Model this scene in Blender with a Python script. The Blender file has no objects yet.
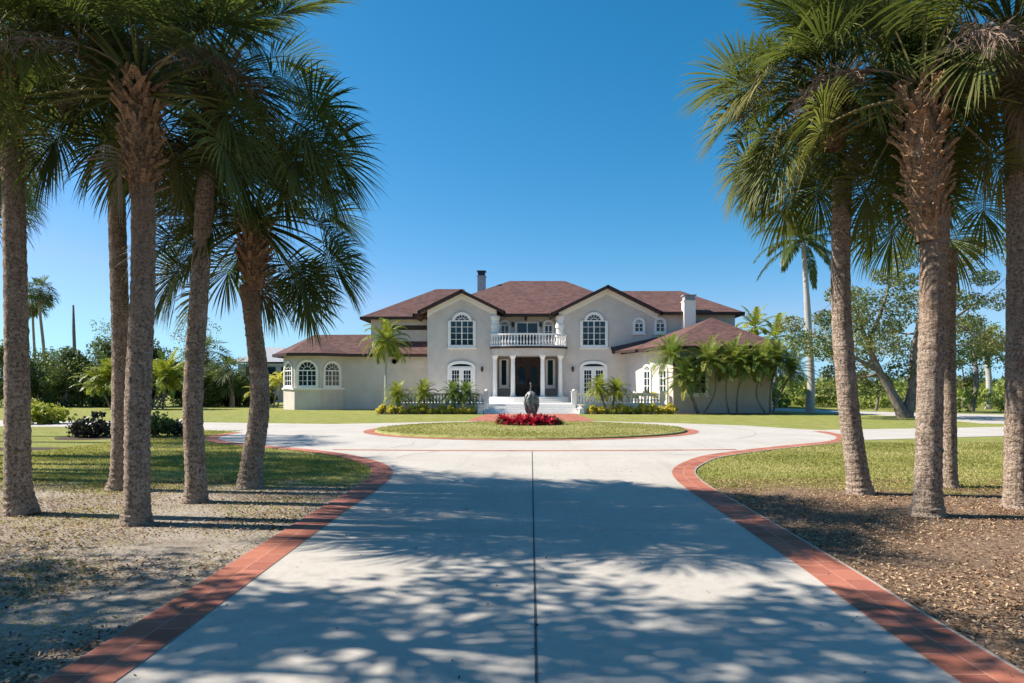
import bpy, math, random
import numpy as np
from mathutils import Vector, Matrix
R = math.radians
rnd = random.Random(7); rng = np.random.default_rng(7)
SC = bpy.context.scene; C = SC.collection
F = 683.0; CX = 531.0; HY = 389.0; CH = 1.65      # lens measure, axis column, horizon row, camera height
def wx(px, d): return (px-CX)*d/F
def wz(py, d): return CH+(HY-py)*d/F
def W(px, py, d): return Vector((wx(px,d), d, wz(py,d)))

# ------------------------------------------------------------------ helpers
class MB:
    def __init__(s): s.v=[]; s.f=[]; s.n=0; s.t=[]; s.uv=[]
    def add(s, v, f, tint=None):
        v=np.asarray(v,float).reshape(-1,3)
        s.v.append(v); s.f += [tuple(int(i)+s.n for i in q) for q in f]
        s.t.append(np.full(len(v),.5) if tint is None else np.broadcast_to(np.asarray(tint,float),(len(v),)))
        s.n += len(v); return s
    def box(s, x0,x1,y0,y1,z0,z1,tint=None):
        v=[(x,y,z) for z in (z0,z1) for y in (y0,y1) for x in (x0,x1)]
        return s.add(v,[(0,2,3,1),(4,5,7,6),(0,1,5,4),(2,6,7,3),(0,4,6,2),(1,3,7,5)],tint)
    def prism_y(s, poly, y0, y1):           # polygon in xz, extruded along y
        n=len(poly); v=[(x,y0,z) for x,z in poly]+[(x,y1,z) for x,z in poly]
        f=[tuple(range(n)), tuple(range(2*n-1,n-1,-1))]+[(i,i+n,(i+1)%n+n,(i+1)%n) for i in range(n)]
        return s.add(v,f)
    def prism_z(s, poly, z0, z1):
        n=len(poly); v=[(x,y,z0) for x,y in poly]+[(x,y,z1) for x,y in poly]
        f=[tuple(range(n-1,-1,-1)), tuple(range(n,2*n))]+[(i,(i+1)%n,(i+1)%n+n,i+n) for i in range(n)]
        return s.add(v,f)
    def ring_y(s, outer, inner, y0, y1):
        n=len(outer); a=[(x,y0,z) for x,z in outer]; b=[(x,y0,z) for x,z in inner]
        c=[(x,y1,z) for x,z in outer]; d=[(x,y1,z) for x,z in inner]; f=[]
        for i in range(n):
            j=(i+1)%n
            f += [(i,j,n+j,n+i),(2*n+i,3*n+i,3*n+j,2*n+j),(i,2*n+i,2*n+j,j),(n+i,n+j,3*n+j,3*n+i)]
        return s.add(a+b+c+d,f)
    def lathe(s, prof, seg=12, cx=0, cy=0, tint=None):
        v=[];f=[];m=len(prof)
        for i in range(seg):
            a=2*math.pi*i/seg
            v += [(cx+r*math.cos(a),cy+r*math.sin(a),z) for r,z in prof]
        for i in range(seg):
            j=(i+1)%seg
            f += [(i*m+k,j*m+k,j*m+k+1,i*m+k+1) for k in range(m-1)]
        f.append(tuple(i*m+m-1 for i in range(seg))); f.append(tuple(i*m for i in range(seg-1,-1,-1)))
        return s.add(v,f,tint)
    def tube(s, pts, rad, seg=8, tint=None, jit=0, cap=True):
        pts=np.asarray(pts,float); n=len(pts); rad=np.broadcast_to(np.asarray(rad,float),(n,))
        T=np.gradient(pts,axis=0); T/=np.linalg.norm(T,axis=1)[:,None]+1e-9
        ref=np.array([0,1,0.]) if abs(T[:,1]).mean()<.8 else np.array([1,0,0.])
        A=np.cross(T,ref); A/=np.linalg.norm(A,axis=1)[:,None]+1e-9; B=np.cross(T,A)
        an=np.linspace(0,2*math.pi,seg,endpoint=False)
        rr=rad[:,None]*(1+(rng.uniform(-jit,jit,(n,seg)) if jit else 0))
        v=pts[:,None,:]+rr[...,None]*(np.cos(an)[None,:,None]*A[:,None,:]+np.sin(an)[None,:,None]*B[:,None,:])
        f=[(i*seg+k,i*seg+(k+1)%seg,(i+1)*seg+(k+1)%seg,(i+1)*seg+k) for i in range(n-1) for k in range(seg)]
        if cap: f.append(tuple((n-1)*seg+k for k in range(seg)))
        t=None if tint is None else np.repeat(np.broadcast_to(tint,(n,)),seg)
        return s.add(v.reshape(-1,3),f,t)
    def bar(s, a, b, w):
        return s.tube([a,b],w/2,4)
    def build(s, name, m, parent=None, smooth=False):
        me=bpy.data.meshes.new(name); V=np.concatenate(s.v)
        me.from_pydata(V.tolist(),[],s.f)
        at=me.attributes.new('tint','FLOAT','POINT'); at.data.foreach_set('value',np.concatenate(s.t).astype(np.float32))
        me.materials.append(m)
        if smooth: me.polygons.foreach_set('use_smooth',[True]*len(me.polygons))
        me.update(); o=bpy.data.objects.new(name,me); C.objects.link(o)
        if parent: o.parent=parent
        return o
def ribbon_build(name, strips, m, parent=None, kind=None):   # strips of (n,2,3) verts, uv=(arc,across)
    V=[];Fc=[];UV=[];n0=0
    for L,Rr,w in strips:
        n=len(L); arc=np.concatenate([[0],np.cumsum(np.linalg.norm(np.diff(L,axis=0),axis=1))])
        for i in range(n): V += [tuple(L[i]),tuple(Rr[i])]; UV += [(arc[i],0),(arc[i],w)]
        Fc += [(n0+2*i,n0+2*i+1,n0+2*i+3,n0+2*i+2) for i in range(n-1)]; n0+=2*n
    me=bpy.data.meshes.new(name); me.from_pydata(V,[],Fc); ul=me.uv_layers.new(name='UVMap')
    for l in me.loops: ul.data[l.index].uv=UV[l.vertex_index]
    me.materials.append(m); me.update(); o=bpy.data.objects.new(name,me); C.objects.link(o)
    if parent: o.parent=parent
    if kind: o['kind']=kind
    return o
def tag(o,label=None,cat=None,group=None,kind=None):
    if label: o['label']=label
    if cat: o['category']=cat
    if group: o['group']=group
    if kind: o['kind']=kind
    return o
def empty(name,loc,label,cat,group=None,rz=0):
    o=bpy.data.objects.new(name,None); C.objects.link(o); o.location=loc; o.rotation_euler=(0,0,rz)
    o.empty_display_size=.2
    return tag(o,label,cat,group)
def dup(root,loc,rz,label,scale=1):
    r=root.copy(); C.objects.link(r); r.location=loc; r.rotation_euler=(0,0,rz); r.scale=(scale,)*3; r['label']=label
    for ch in list(root.children):
        c=ch.copy(); C.objects.link(c); c.parent=r
        for g in list(ch.children):
            d=g.copy(); C.objects.link(d); d.parent=c
    return r
def cr(pts, n=8):                          # catmull-rom through points
    P=[np.array(p,float) for p in pts]; P=[2*P[0]-P[1]]+P+[2*P[-1]-P[-2]]; out=[]
    for i in range(1,len(P)-2):
        for k in range(n):
            t=k/n; a,b,c,d=P[i-1:i+3]
            out.append(.5*((2*b)+(-a+c)*t+(2*a-5*b+4*c-d)*t*t+(-a+3*b-3*c+d)*t**3))
    out.append(P[-2]); return np.array(out)

# ------------------------------------------------------------------ materials
def mat(name, col, rough=.8, spec=.3):
    m=bpy.data.materials.new(name); m.use_nodes=True; b=m.node_tree.nodes['Principled BSDF']
    b.inputs['Base Color'].default_value=(*col,1); b.inputs['Roughness'].default_value=rough
    b.inputs['Specular IOR Level'].default_value=spec
    return m
class N:
    def __init__(s,m): s.m=m; s.t=m.node_tree; s.b=s.t.nodes['Principled BSDF']
    def n(s,ty,**k):
        o=s.t.nodes.new(ty)
        for a,v in k.items():
            if a.startswith('i_'): o.inputs[a[2:].replace('_',' ')].default_value=v
            else: setattr(o,a,v)
        return o
    def l(s,a,b): s.t.links.new(a,b)
    def coord(s,kind='Object',scale=(1,1,1)):
        c=s.n('ShaderNodeTexCoord') if kind!='Geo' else s.n('ShaderNodeNewGeometry')
        mp=s.n('ShaderNodeMapping'); mp.inputs['Scale'].default_value=scale
        s.l(c.outputs['Position' if kind=='Geo' else kind],mp.inputs['Vector']); return mp.outputs[0]
    def noise(s,vec,sc,det=4,rough=.6):
        o=s.n('ShaderNodeTexNoise'); o.inputs['Scale'].default_value=sc; o.inputs['Detail'].default_value=det; o.inputs['Roughness'].default_value=rough
        s.l(vec,o.inputs['Vector']); return o.outputs['Fac']
    def ramp(s,fac,stops):
        o=s.n('ShaderNodeValToRGB'); r=o.color_ramp
        while len(r.elements)<len(stops): r.elements.new(.5)
        for e,(p,c) in zip(r.elements,stops): e.position=p; e.color=(*c,1)
        s.l(fac,o.inputs[0]); return o.outputs[0]
    def mix(s,fac,a,b,mode='MIX'):
        o=s.n('ShaderNodeMix',data_type='RGBA',blend_type=mode)
        if isinstance(fac,float): o.inputs[0].default_value=fac
        else: s.l(fac,o.inputs[0])
        for k,x in ((6,a),(7,b)):
            if isinstance(x,tuple): o.inputs[k].default_value=(*x,1)
            else: s.l(x,o.inputs[k])
        return o.outputs[2]
    def math(s,op,a,b=None,clamp=False):
        o=s.n('ShaderNodeMath',operation=op,use_clamp=clamp)
        for k,x in ((0,a),(1,b)):
            if x is None: continue
            if isinstance(x,(int,float)): o.inputs[k].default_value=x
            else: s.l(x,o.inputs[k])
        return o.outputs[0]
    def bump(s,h,st=.3,dist=.02):
        o=s.n('ShaderNodeBump'); o.inputs['Strength'].default_value=st; o.inputs['Distance'].default_value=dist
        s.l(h,o.inputs['Height']); s.l(o.outputs[0],s.b.inputs['Normal'])
    def attr(s,nm='tint'):
        return s.n('ShaderNodeAttribute',attribute_name=nm).outputs['Fac']
    def base(s,c): s.l(c,s.b.inputs['Base Color'])
def leafmat(name, stops, rough=.45, trans=.25, tcol=(.25,.35,.05), spec=.4):
    m=mat(name,(.1,.1,.1),rough,spec); q=N(m); c=q.ramp(q.attr(),stops); q.base(c)
    tr=q.n('ShaderNodeBsdfTranslucent'); cc=q.mix(.5,c,tcol); q.l(cc,tr.inputs[0])
    mx=q.n('ShaderNodeMixShader'); mx.inputs[0].default_value=trans
    q.l(q.b.outputs[0],mx.inputs[1]); q.l(tr.outputs[0],mx.inputs[2])
    q.l(mx.outputs[0],q.t.nodes['Material Output'].inputs[0]); return m
def noisy(name, c1, c2, sc, rough=.85, bump=.3, kind='Object', scale=(1,1,1), spec=.2, det=5, dist=.02, lo=.35, hi=.65):
    m=mat(name,c1,rough,spec); q=N(m); v=q.coord(kind,scale); f=q.noise(v,sc,det)
    q.base(q.ramp(f,[(lo,c1),(hi,c2)]))
    if bump: q.bump(f,bump,dist)
    return m
M={}
M['palm']=leafmat('sabal_leaf',[(0,(.018,.034,.012)),(.4,(.04,.066,.018)),(.62,(.11,.14,.032)),(.85,(.22,.2,.06)),(1,(.32,.26,.12))],.6,.32,(.26,.33,.05),.3)
M['deadpalm']=leafmat('dry_leaf',[(0,(.1,.065,.04)),(.5,(.2,.14,.09)),(1,(.33,.25,.17))],.8,.15,(.3,.2,.1),.1)
M['feather']=leafmat('feather_leaf',[(0,(.05,.1,.02)),(.5,(.13,.22,.045)),(.85,(.27,.34,.08)),(1,(.45,.42,.1))],.5,.38,(.3,.4,.05),.45)
M['royal']=leafmat('royal_leaf',[(0,(.03,.06,.02)),(.6,(.07,.12,.03)),(.85,(.2,.19,.06)),(1,(.4,.3,.12))],.45,.25,(.25,.3,.05),.4)
M['lime']=leafmat('lime_leaf',[(0,(.1,.16,.02)),(.5,(.24,.3,.03)),(1,(.45,.42,.06))],.45,.35,(.5,.5,.05),.4)
M['oak']=leafmat('broad_leaf',[(0,(.05,.08,.025)),(.5,(.11,.15,.04)),(.85,(.22,.23,.06)),(1,(.26,.2,.07))],.5,.25,(.25,.3,.05),.4)
M['hedge']=leafmat('hedge_leaf',[(0,(.03,.05,.018)),(.5,(.075,.11,.035)),(1,(.18,.22,.06))],.5,.3,(.2,.3,.05),.35)
M['mangrove']=leafmat('mangrove_leaf',[(0,(.09,.13,.025)),(.5,(.2,.26,.05)),(1,(.36,.38,.1))],.5,.25,(.3,.35,.05),.3)
M['darkplant']=leafmat('purple_leaf',[(0,(.018,.022,.014)),(.6,(.03,.04,.02)),(1,(.07,.06,.03))],.4,.1,(.1,.05,.05),.4)
M['red']=leafmat('red_bract',[(0,(.14,.006,.015)),(.6,(.45,.015,.05)),(1,(.6,.09,.12))],.5,.3,(.6,.02,.04),.3)
M['croton']=leafmat('croton_leaf',[(0,(.12,.2,.03)),(.35,(.4,.42,.06)),(.8,(.75,.68,.14)),(1,(.7,.35,.06))],.5,.55,(.7,.65,.1),.4)
M['twig']=noisy('twig',(.2,.14,.11),(.32,.24,.19),6,.9,0)

def trunk_mat(name,c1,c2,c3,ring=9.,spec=.15):
    m=mat(name,c1,.88,spec); q=N(m); v=q.coord('Object')
    vz=q.coord('Object',(1.6,1.6,ring)); n1=q.noise(vz,1.6,4,.6); n2=q.noise(v,30,5,.75); n3=q.noise(v,3.2,3,.5)
    vs=q.coord('Object',(26,26,3.2)); n4=q.noise(vs,1.0,4,.6)
    c=q.ramp(n2,[(.38,c1),(.56,c2)]); c=q.mix(q.math('MULTIPLY',q.math('SUBTRACT',n1,.42),2.4,True),c,c3)
    c=q.mix(q.math('MULTIPLY',q.math('SUBTRACT',n4,.5),2.2,True),c,tuple(x*.55 for x in c1))
    c=q.mix(q.math('MULTIPLY',q.math('SUBTRACT',n3,.55),3.0,True),c,tuple(x*1.15 for x in c2))
    c=q.mix(q.math('MULTIPLY',q.attr(),.6),c,q.mix(n2,(.1,.05,.025),(.6,.38,.23)))
    q.base(c); h=q.math('ADD',q.math('MULTIPLY',n1,1.2),q.math('ADD',q.math('MULTIPLY',n2,.7),q.math('MULTIPLY',n4,-.8))); q.bump(h,1.0,.05); return m
M['trunk']=trunk_mat('palm_bark',(.08,.058,.045),(.56,.45,.36),(.28,.205,.15))
M['boots']=trunk_mat('palm_boot',(.12,.055,.025),(.72,.47,.28),(.38,.21,.11),3.)
M['smoothtrunk']=noisy('royal_bark',(.33,.32,.29),(.48,.47,.43),5,.8,.2,scale=(1,1,4))
M['bark']=noisy('tree_bark',(.12,.1,.09),(.25,.22,.2),9,.9,.6,scale=(1,1,.4))

def concrete(name,c1,c2,c3):
    m=mat(name,c1,.82,.25); q=N(m); v=q.coord('Geo')
    a=q.noise(v,.55,5,.6); b=q.noise(v,7,6,.7); f=q.noise(v,120,3,.7); cr_=q.noise(q.coord('Geo',(1.6,.12,1)),1.8,5,.65)
    c=q.ramp(a,[(.3,c1),(.7,c2)]); c=q.mix(q.math('MULTIPLY',q.math('SUBTRACT',b,.48),2.0,True),c,c3)
    c=q.mix(q.math('MULTIPLY',q.math('SUBTRACT',cr_,.56),2.2,True),c,c3)
    sp=q.math('GREATER_THAN',q.noise(v,60,2,.5),.715); c=q.mix(q.math('MULTIPLY',sp,.5),c,(.16,.14,.12))
    q.base(c); q.bump(q.math('ADD',f,q.math('MULTIPLY',b,.6)),.16,.01); return m
M['concrete']=concrete('driveway_concrete',(.42,.395,.355),(.50,.475,.43),(.31,.29,.255))
M['edging']=concrete('edging_concrete',(.34,.31,.27),(.45,.41,.36),(.2,.17,.14))
M['joint']=mat('joint_dark',(.09,.09,.09),.9)
M['jointlight']=mat('joint_faint',(.36,.35,.33),.9)
# red stamped brick
m=mat('red_brick',(.3,.1,.08),.8,.25); q=N(m); uv=q.coord('UV')
br=q.n('ShaderNodeTexBrick'); br.offset=.5; q.l(uv,br.inputs['Vector'])
for k,vv in (('Scale',1.),('Mortar Size',.006),('Mortar Smooth',.3),('Brick Width',.3),('Row Height',.215),('Bias',-.1)): br.inputs[k].default_value=vv
br.inputs['Color1'].default_value=(.42,.155,.095,1); br.inputs['Color2'].default_value=(.24,.08,.05,1); br.inputs['Mortar'].default_value=(.5,.25,.19,1)
g=q.coord('Geo'); n1=q.noise(g,1.3,5,.6); n2=q.noise(g,25,4,.7)
c=q.mix(q.math('MULTIPLY',q.math('SUBTRACT',n1,.45),1.8,True),br.outputs[0],(.5,.2,.155))
c=q.mix(q.math('MULTIPLY',q.math('SUBTRACT',n2,.5),1.6,True),c,(.24,.08,.065)); q.base(c); q.bump(n2,.3,.01); M['brick']=m
# ground : lawn with bare sandy mulch near
m=mat('ground',(.1,.1,.05),.95,.1); q=N(m); g=q.coord('Geo')
sx=q.n('ShaderNodeSeparateXYZ'); q.l(g,sx.inputs[0]); X,Y=sx.outputs[0],sx.outputs[1]
big=q.noise(g,.22,4,.6); mid=q.noise(g,1.5,5,.65); fin=q.noise(g,22,5,.75); vf=q.noise(g,90,3,.7)
grass=q.ramp(mid,[(.3,(.17,.205,.05)),(.55,(.27,.285,.075)),(.75,(.39,.36,.14))])
grass=q.mix(q.math('MULTIPLY',q.math('SUBTRACT',big,.42),2.2,True),grass,(.25,.26,.075))
grass=q.mix(q.math('MULTIPLY',q.math('SUBTRACT',q.noise(g,.9,5,.7),.5),3.,True),grass,(.4,.35,.17))
grass=q.mix(q.math('MULTIPLY',q.math('SUBTRACT',fin,.5),2.4,True),grass,(.12,.14,.03))
sandL=q.ramp(fin,[(.3,(.2,.16,.12)),(.5,(.43,.38,.32)),(.72,(.64,.59,.52))])
mulR=q.ramp(fin,[(.3,(.09,.055,.035)),(.5,(.27,.18,.12)),(.7,(.5,.39,.29))])
side=q.math('GREATER_THAN',X,0.)
soil=q.mix(side,sandL,mulR); soil=q.mix(q.math('MULTIPLY',q.math('SUBTRACT',mid,.5),3.5,True),soil,(.25,.2,.14))
soil=q.mix(q.math('MULTIPLY',q.math('SUBTRACT',vf,.55),3.,True),soil,(.09,.065,.045))
# edge in depth, wavy
edge=q.math('ADD',12.2,q.math('MULTIPLY',q.math('SUBTRACT',q.noise(g,.5,5,.65),.5),5.0))
edge=q.math('SUBTRACT',edge,q.math('MULTIPLY',q.math('MULTIPLY',q.math('SUBTRACT',X,3.),.16),side))
mk=q.math('MULTIPLY',q.math('SUBTRACT',edge,Y),1.3,True)
soil=q.mix(q.math('MULTIPLY',q.math('SUBTRACT',q.noise(q.coord('Geo',(.6,1.4,1)),1.1,5,.7),.52),4.,True),soil,(.2,.16,.12))
pt=q.math('MULTIPLY',q.math('SUBTRACT',q.noise(g,2.7,4,.7),.6),5.,True)    # weedy patches in the sand
soil=q.mix(q.math('MULTIPLY',pt,.7),soil,(.14,.15,.05))
q.base(q.mix(mk,grass,soil)); q.bump(q.math('ADD',fin,q.math('MULTIPLY',vf,.6)),.8,.04); M['ground']=m
M['lawnmound']=noisy('island_grass',(.2,.21,.06),(.34,.32,.13),3,.95,.5,'Geo')
M['stucco']=noisy('stucco',(.525,.475,.43),(.60,.545,.495),1.2,.9,.15,'Geo',dist=.01)
M['stucco_side']=M['stucco']
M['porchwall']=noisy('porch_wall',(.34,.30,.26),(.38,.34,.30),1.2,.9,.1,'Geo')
M['white']=noisy('white_trim',(.78,.76,.72),(.83,.81,.78),3,.6,0,'Geo')
M['cream']=mat('cream_trim',(.84,.79,.72),.8)
M['stone']=noisy('cast_stone',(.8,.77,.72),(.86,.84,.8),8,.8,.2,'Object')
M['fascia']=mat('brown_fascia',(.045,.025,.022),.6)
M['glass']=mat('window_glass',(.01,.03,.045),.05,.45)
M['doorwood']=noisy('dark_door',(.035,.022,.018),(.06,.04,.032),4,.5,0)
M['metal']=mat('dark_metal',(.03,.03,.032),.45,.5)
M['grey']=noisy('chimney_grey',(.3,.31,.33),(.42,.43,.45),5,.8,.1)
M['bronze']=noisy('sculpture_bronze',(.05,.055,.06),(.34,.35,.35),9,.5,.8,spec=.6,dist=.05)
M['bronze'].node_tree.nodes['Principled BSDF'].inputs['Metallic'].default_value=.35
m=mat('shingles',(.2,.1,.1),.9,.15); q=N(m); v=q.coord('Geo',(1,1,1))
br=q.n('ShaderNodeTexBrick'); vv=q.coord('Geo',(1,1.0,1.0)); 
cx_=q.n('ShaderNodeSeparateXYZ'); q.l(vv,cx_.inputs[0]); cb=q.n('ShaderNodeCombineXYZ'); q.l(cx_.outputs[0],cb.inputs[0]); q.l(q.math('MULTIPLY',cx_.outputs[2],1.),cb.inputs[1])
q.l(cb.outputs[0],br.inputs['Vector'])
for k,x in (('Scale',1.),('Mortar Size',.012),('Brick Width',.32),('Row Height',.11)): br.inputs[k].default_value=x
br.inputs['Color1'].default_value=(.16,.09,.078,1); br.inputs['Color2'].default_value=(.08,.05,.046,1); br.inputs['Mortar'].default_value=(.12,.06,.06,1)
c=q.mix(q.math('MULTIPLY',q.math('SUBTRACT',q.noise(v,1.1,5,.7),.45),1.8,True),br.outputs[0],(.175,.105,.095)); q.base(c); q.bump(br.outputs['Fac'],.4,.02); M['roof']=m
M['blade']=leafmat('grass_blade',[(0,(.2,.21,.06)),(.5,(.4,.37,.13)),(1,(.62,.53,.29))],.8,.4,(.5,.5,.1),.1)
m=mat('litter',(.2,.15,.1),.85,.15); q=N(m); q.base(q.ramp(q.attr(),[(0,(.035,.02,.014)),(.35,(.12,.065,.035)),(.7,(.3,.18,.1)),(1,(.58,.42,.27))])); M['litter']=m

# ------------------------------------------------------------------ plant builders
UP=np.array([0,0,1.])
def nrm(a): return a/(np.linalg.norm(a,axis=-1,keepdims=True)+1e-9)
def fan_leaf(mb, base, az, el, Lp, Lb, nseg=44, droop=.55, tint=.4, wmax=.05, fold=.35, m=6, pet=.016, roll=0, bend=.9):
    """costapalmate leaf: arching petiole, costa, radiating drooping segments"""
    h=np.array([math.cos(az),math.sin(az),0.]); t=h*math.cos(el)+UP*math.sin(el); p=np.array(base,float); pts=[p.copy()]
    K=6
    for k in range(K):
        t=nrm(t+np.array([0,0,-1.])*bend*.09*(1 if el>-.6 else .3)); p=p+t*Lp/K; pts.append(p.copy())
    mb.tube(pts,np.linspace(pet*1.6,pet*.7,K+1),4,tint=min(1,tint+.25),cap=False)
    S=nrm(np.cross(t,UP)+1e-6); S=S*math.cos(roll)+np.cross(t,S)*math.sin(roll); Nn=nrm(np.cross(S,t))
    # costa
    co=[p.copy()]; tc=t.copy(); tl=[tc.copy()]
    for k in range(5):
        tc=nrm(tc+np.array([0,0,-1.])*droop*.33); co.append(co[-1]+tc*Lb*.075); tl.append(tc.copy())
    co=np.array(co); tl=np.array(tl)
    ph=np.linspace(-1,1,nseg)*R(118)+rng.normal(0,R(1.6),nseg)
    u=np.clip(1-np.abs(ph)/R(118),0,1)**.8*5; i0=np.minimum(u.astype(int),4); fr=(u-i0)[:,None]
    O=co[i0]*(1-fr)+co[i0+1]*fr; TT=nrm(tl[i0]*(1-fr)+tl[i0+1]*fr); NN=nrm(np.cross(S[None],TT))
    D=TT*np.cos(ph)[:,None]+S[None]*np.sin(ph)[:,None]-NN*(fold*np.abs(np.sin(ph)))[:,None]*(-1)
    D=nrm(D+rng.normal(0,.05,(nseg,3))); Ls=Lb*(1-.30*np.minimum(np.abs(ph)/R(118),1)**1.5)*rng.uniform(.86,1.05,nseg)
    ws=np.minimum(2*R(118)/nseg*.5,9)*1.0
    rows=[];P=O.copy();d=D.copy(); side=nrm(np.cross(D,NN))
    g=droop*rng.uniform(.6,1.5,nseg)
    for k in range(m):
        tt=k/(m-1); r=Ls*tt
        w=np.minimum(r*ws*2.0+.006, wmax)*(1-max(0,(tt-.5)/.5)**1.3)
        rows.append(np.stack([P-side*w[:,None]/2,P+side*w[:,None]/2],1))
        d=nrm(d+np.array([0,0,-1.])[None]*(g*(.1+1.5*tt*tt))[:,None]*.55); P=P+d*(Ls/(m-1))[:,None]
    V=np.stack(rows,1)      # seg, m, 2, 3
    f=[]
    for s_ in range(nseg):
        b=s_*m*2
        for k in range(m-1): f.append((b+2*k,b+2*k+1,b+2*k+3,b+2*k+2))
    tv=np.clip(tint+rng.normal(0,.05,nseg)[:,None]+np.linspace(-.05,.16,m)[None],0,1)
    mb.add(V.reshape(-1,3),f,np.repeat(tv.reshape(-1),2))
def feather(mb, base, az, el, L, lmax, n=26, droop=.8, tint=.5, w=.03, vup=.15, curl=0, stem=.014, tiptint=.15):
    h=np.array([math.cos(az),math.sin(az),0.]); t=nrm(h*math.cos(el)+UP*math.sin(el)); p=np.array(base,float)
    K=10; pts=[p.copy()]; tn=[t.copy()]; side0=np.cross(h,UP)
    for k in range(K):
        t=nrm(t-UP*droop*.16*(k+1)/K*2+side0*curl*.1); p=p+t*L/K; pts.append(p.copy()); tn.append(t.copy())
    pts=np.array(pts); tn=np.array(tn)
    mb.tube(pts,np.linspace(stem,stem*.3,K+1),4,tint=min(1,tint+.2),cap=False)
    tt=np.linspace(.14,.99,n); u=tt*K; i0=np.minimum(u.astype(int),K-1); fr=(u-i0)[:,None]
    O=pts[i0]*(1-fr)+pts[i0+1]*fr; T=nrm(tn[i0]*(1-fr)+tn[i0+1]*fr); S=nrm(np.cross(T,UP[None])+1e-6); Nn=nrm(np.cross(S,T))
    ll=lmax*np.clip(np.sin(np.pi*(.12+.8*tt))**.7,.2,1)
    for sg in (-1,1):
        a=R(58)-R(28)*tt
        D=nrm(T*np.cos(a)[:,None]+sg*S*np.sin(a)[:,None]+Nn*(vup*rng.uniform(.3,1.8,n))[:,None]+rng.normal(0,.07,(n,3)))
        rows=[];P=O.copy()
        l2=ll*rng.uniform(.85,1.1,n); wd=nrm(np.cross(D,Nn))
        for k,wf in enumerate((.5,1,.7,.05)):
            rows.append(np.stack([P-wd*w*wf/2,P+wd*w*wf/2],1)); D=nrm(D-UP[None]*droop*.32*(k+.4)); P=P+D*(l2/3)[:,None]
        V=np.stack(rows,1); f=[(s*8+2*k,s*8+2*k+1,s*8+2*k+3,s*8+2*k+2) for s in range(n) for k in range(3)]
        tv=np.clip(tint+rng.normal(0,.06,n)[:,None]+np.linspace(0,tiptint,4)[None],0,1)
        mb.add(V.reshape(-1,3),f,np.repeat(tv.reshape(-1),2))
def leaves(mb, centers, radii, per, size, t0=.3, t1=.9, flat=.7, hang=0.):
    cs=np.asarray(centers,float); n=len(cs)*per
    c=np.repeat(cs,per,0); r=np.repeat(np.asarray(radii,float),per)
    d=nrm(rng.normal(0,1,(n,3))); q=rng.uniform(.15,1,n)**.5
    P=c+d*(r*q)[:,None]*np.array([1,1,flat]); sz=size*rng.uniform(.55,1.3,n)
    a=nrm(rng.normal(0,1,(n,3))+d*.4-UP*hang); b=nrm(np.cross(a,rng.normal(0,1,(n,3))))
    V=np.stack([P-a*sz[:,None]*.5,P+b*sz[:,None]*.26,P+a*sz[:,None]*.5,P-b*sz[:,None]*.26],1)
    ct=np.repeat(rng.uniform(t0,t1,len(cs)),per); tv=np.clip(ct+rng.normal(0,.13,n),0,1)
    mb.add(V.reshape(-1,3),[(4*i,4*i+1,4*i+2,4*i+3) for i in range(n)],np.repeat(tv,4))

def path_trunk(mb, pts, radii, seg=28, per=26, ring=.026, flare=.1, top=.5):
    P=cr(pts,per); n=len(P); s=np.linspace(0,len(radii)-1,n); rr=np.interp(s,range(len(radii)),radii)
    arc=np.concatenate([[0],np.cumsum(np.linalg.norm(np.diff(P,axis=0),axis=1))])
    rr=rr*(1+ring*np.sin(arc*2*math.pi/.095+rng.uniform(0,6))+rng.normal(0,ring*.5,n))
    rr+=flare*np.exp(-arc/.16)
    mb.tube(P,rr,seg,jit=.034,tint=np.clip((arc/arc[-1]-.5)*2.2,0,1)*top); return P
def boots(mb, P0, P1, r0, r1, n, length=.22):
    P0=np.array(P0);P1=np.array(P1); ax=nrm(P1-P0); n=int(n*1.8)
    for i in range(n):
        t=(i+rng.uniform(-.5,.5))/n; c=P0+(P1-P0)*t; r=(r0+(r1-r0)*t)*(.72+.35*math.sin(min(1,t*1.25)*math.pi*.62)); a=i*2.39996+rng.uniform(-.35,.35)
        o=np.array([math.cos(a),math.sin(a),0]); tg=np.array([-math.sin(a),math.cos(a),0]); lean=R(rng.uniform(8,50))
        sd=rng.choice([-1,1])*rng.uniform(.15,.55)          # split bases cross each other
        dr=nrm(ax*math.cos(lean)+o*math.sin(lean)+tg*sd); L=length*rng.uniform(.45,1.2)*(1.1-.2*t); w=rng.uniform(.022,.048); th=.012
        b=c+o*r*.8-tg*sd*.05; e=b+dr*L+o*.02; mid=b+dr*L*.5; nn=nrm(np.cross(tg,dr)); tw=rng.uniform(-.03,.03)
        v=[b-tg*w*1.3,b+tg*w*1.3,mid-tg*w*.8,mid+tg*w*.8,e-tg*w*.6+tg*tw+dr*rng.uniform(-.03,.03),e+tg*w*.6+tg*tw+dr*rng.uniform(-.03,.03)]
        off=nn*th; V=[x-off for x in v]+[x+off for x in v]
        f=[(0,1,3,2),(2,3,5,4),(6,8,9,7),(8,10,11,9),(0,2,8,6),(2,4,10,8),(1,7,9,3),(3,9,11,5),(4,5,11,10)]
        mb.add(V,f)
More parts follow.
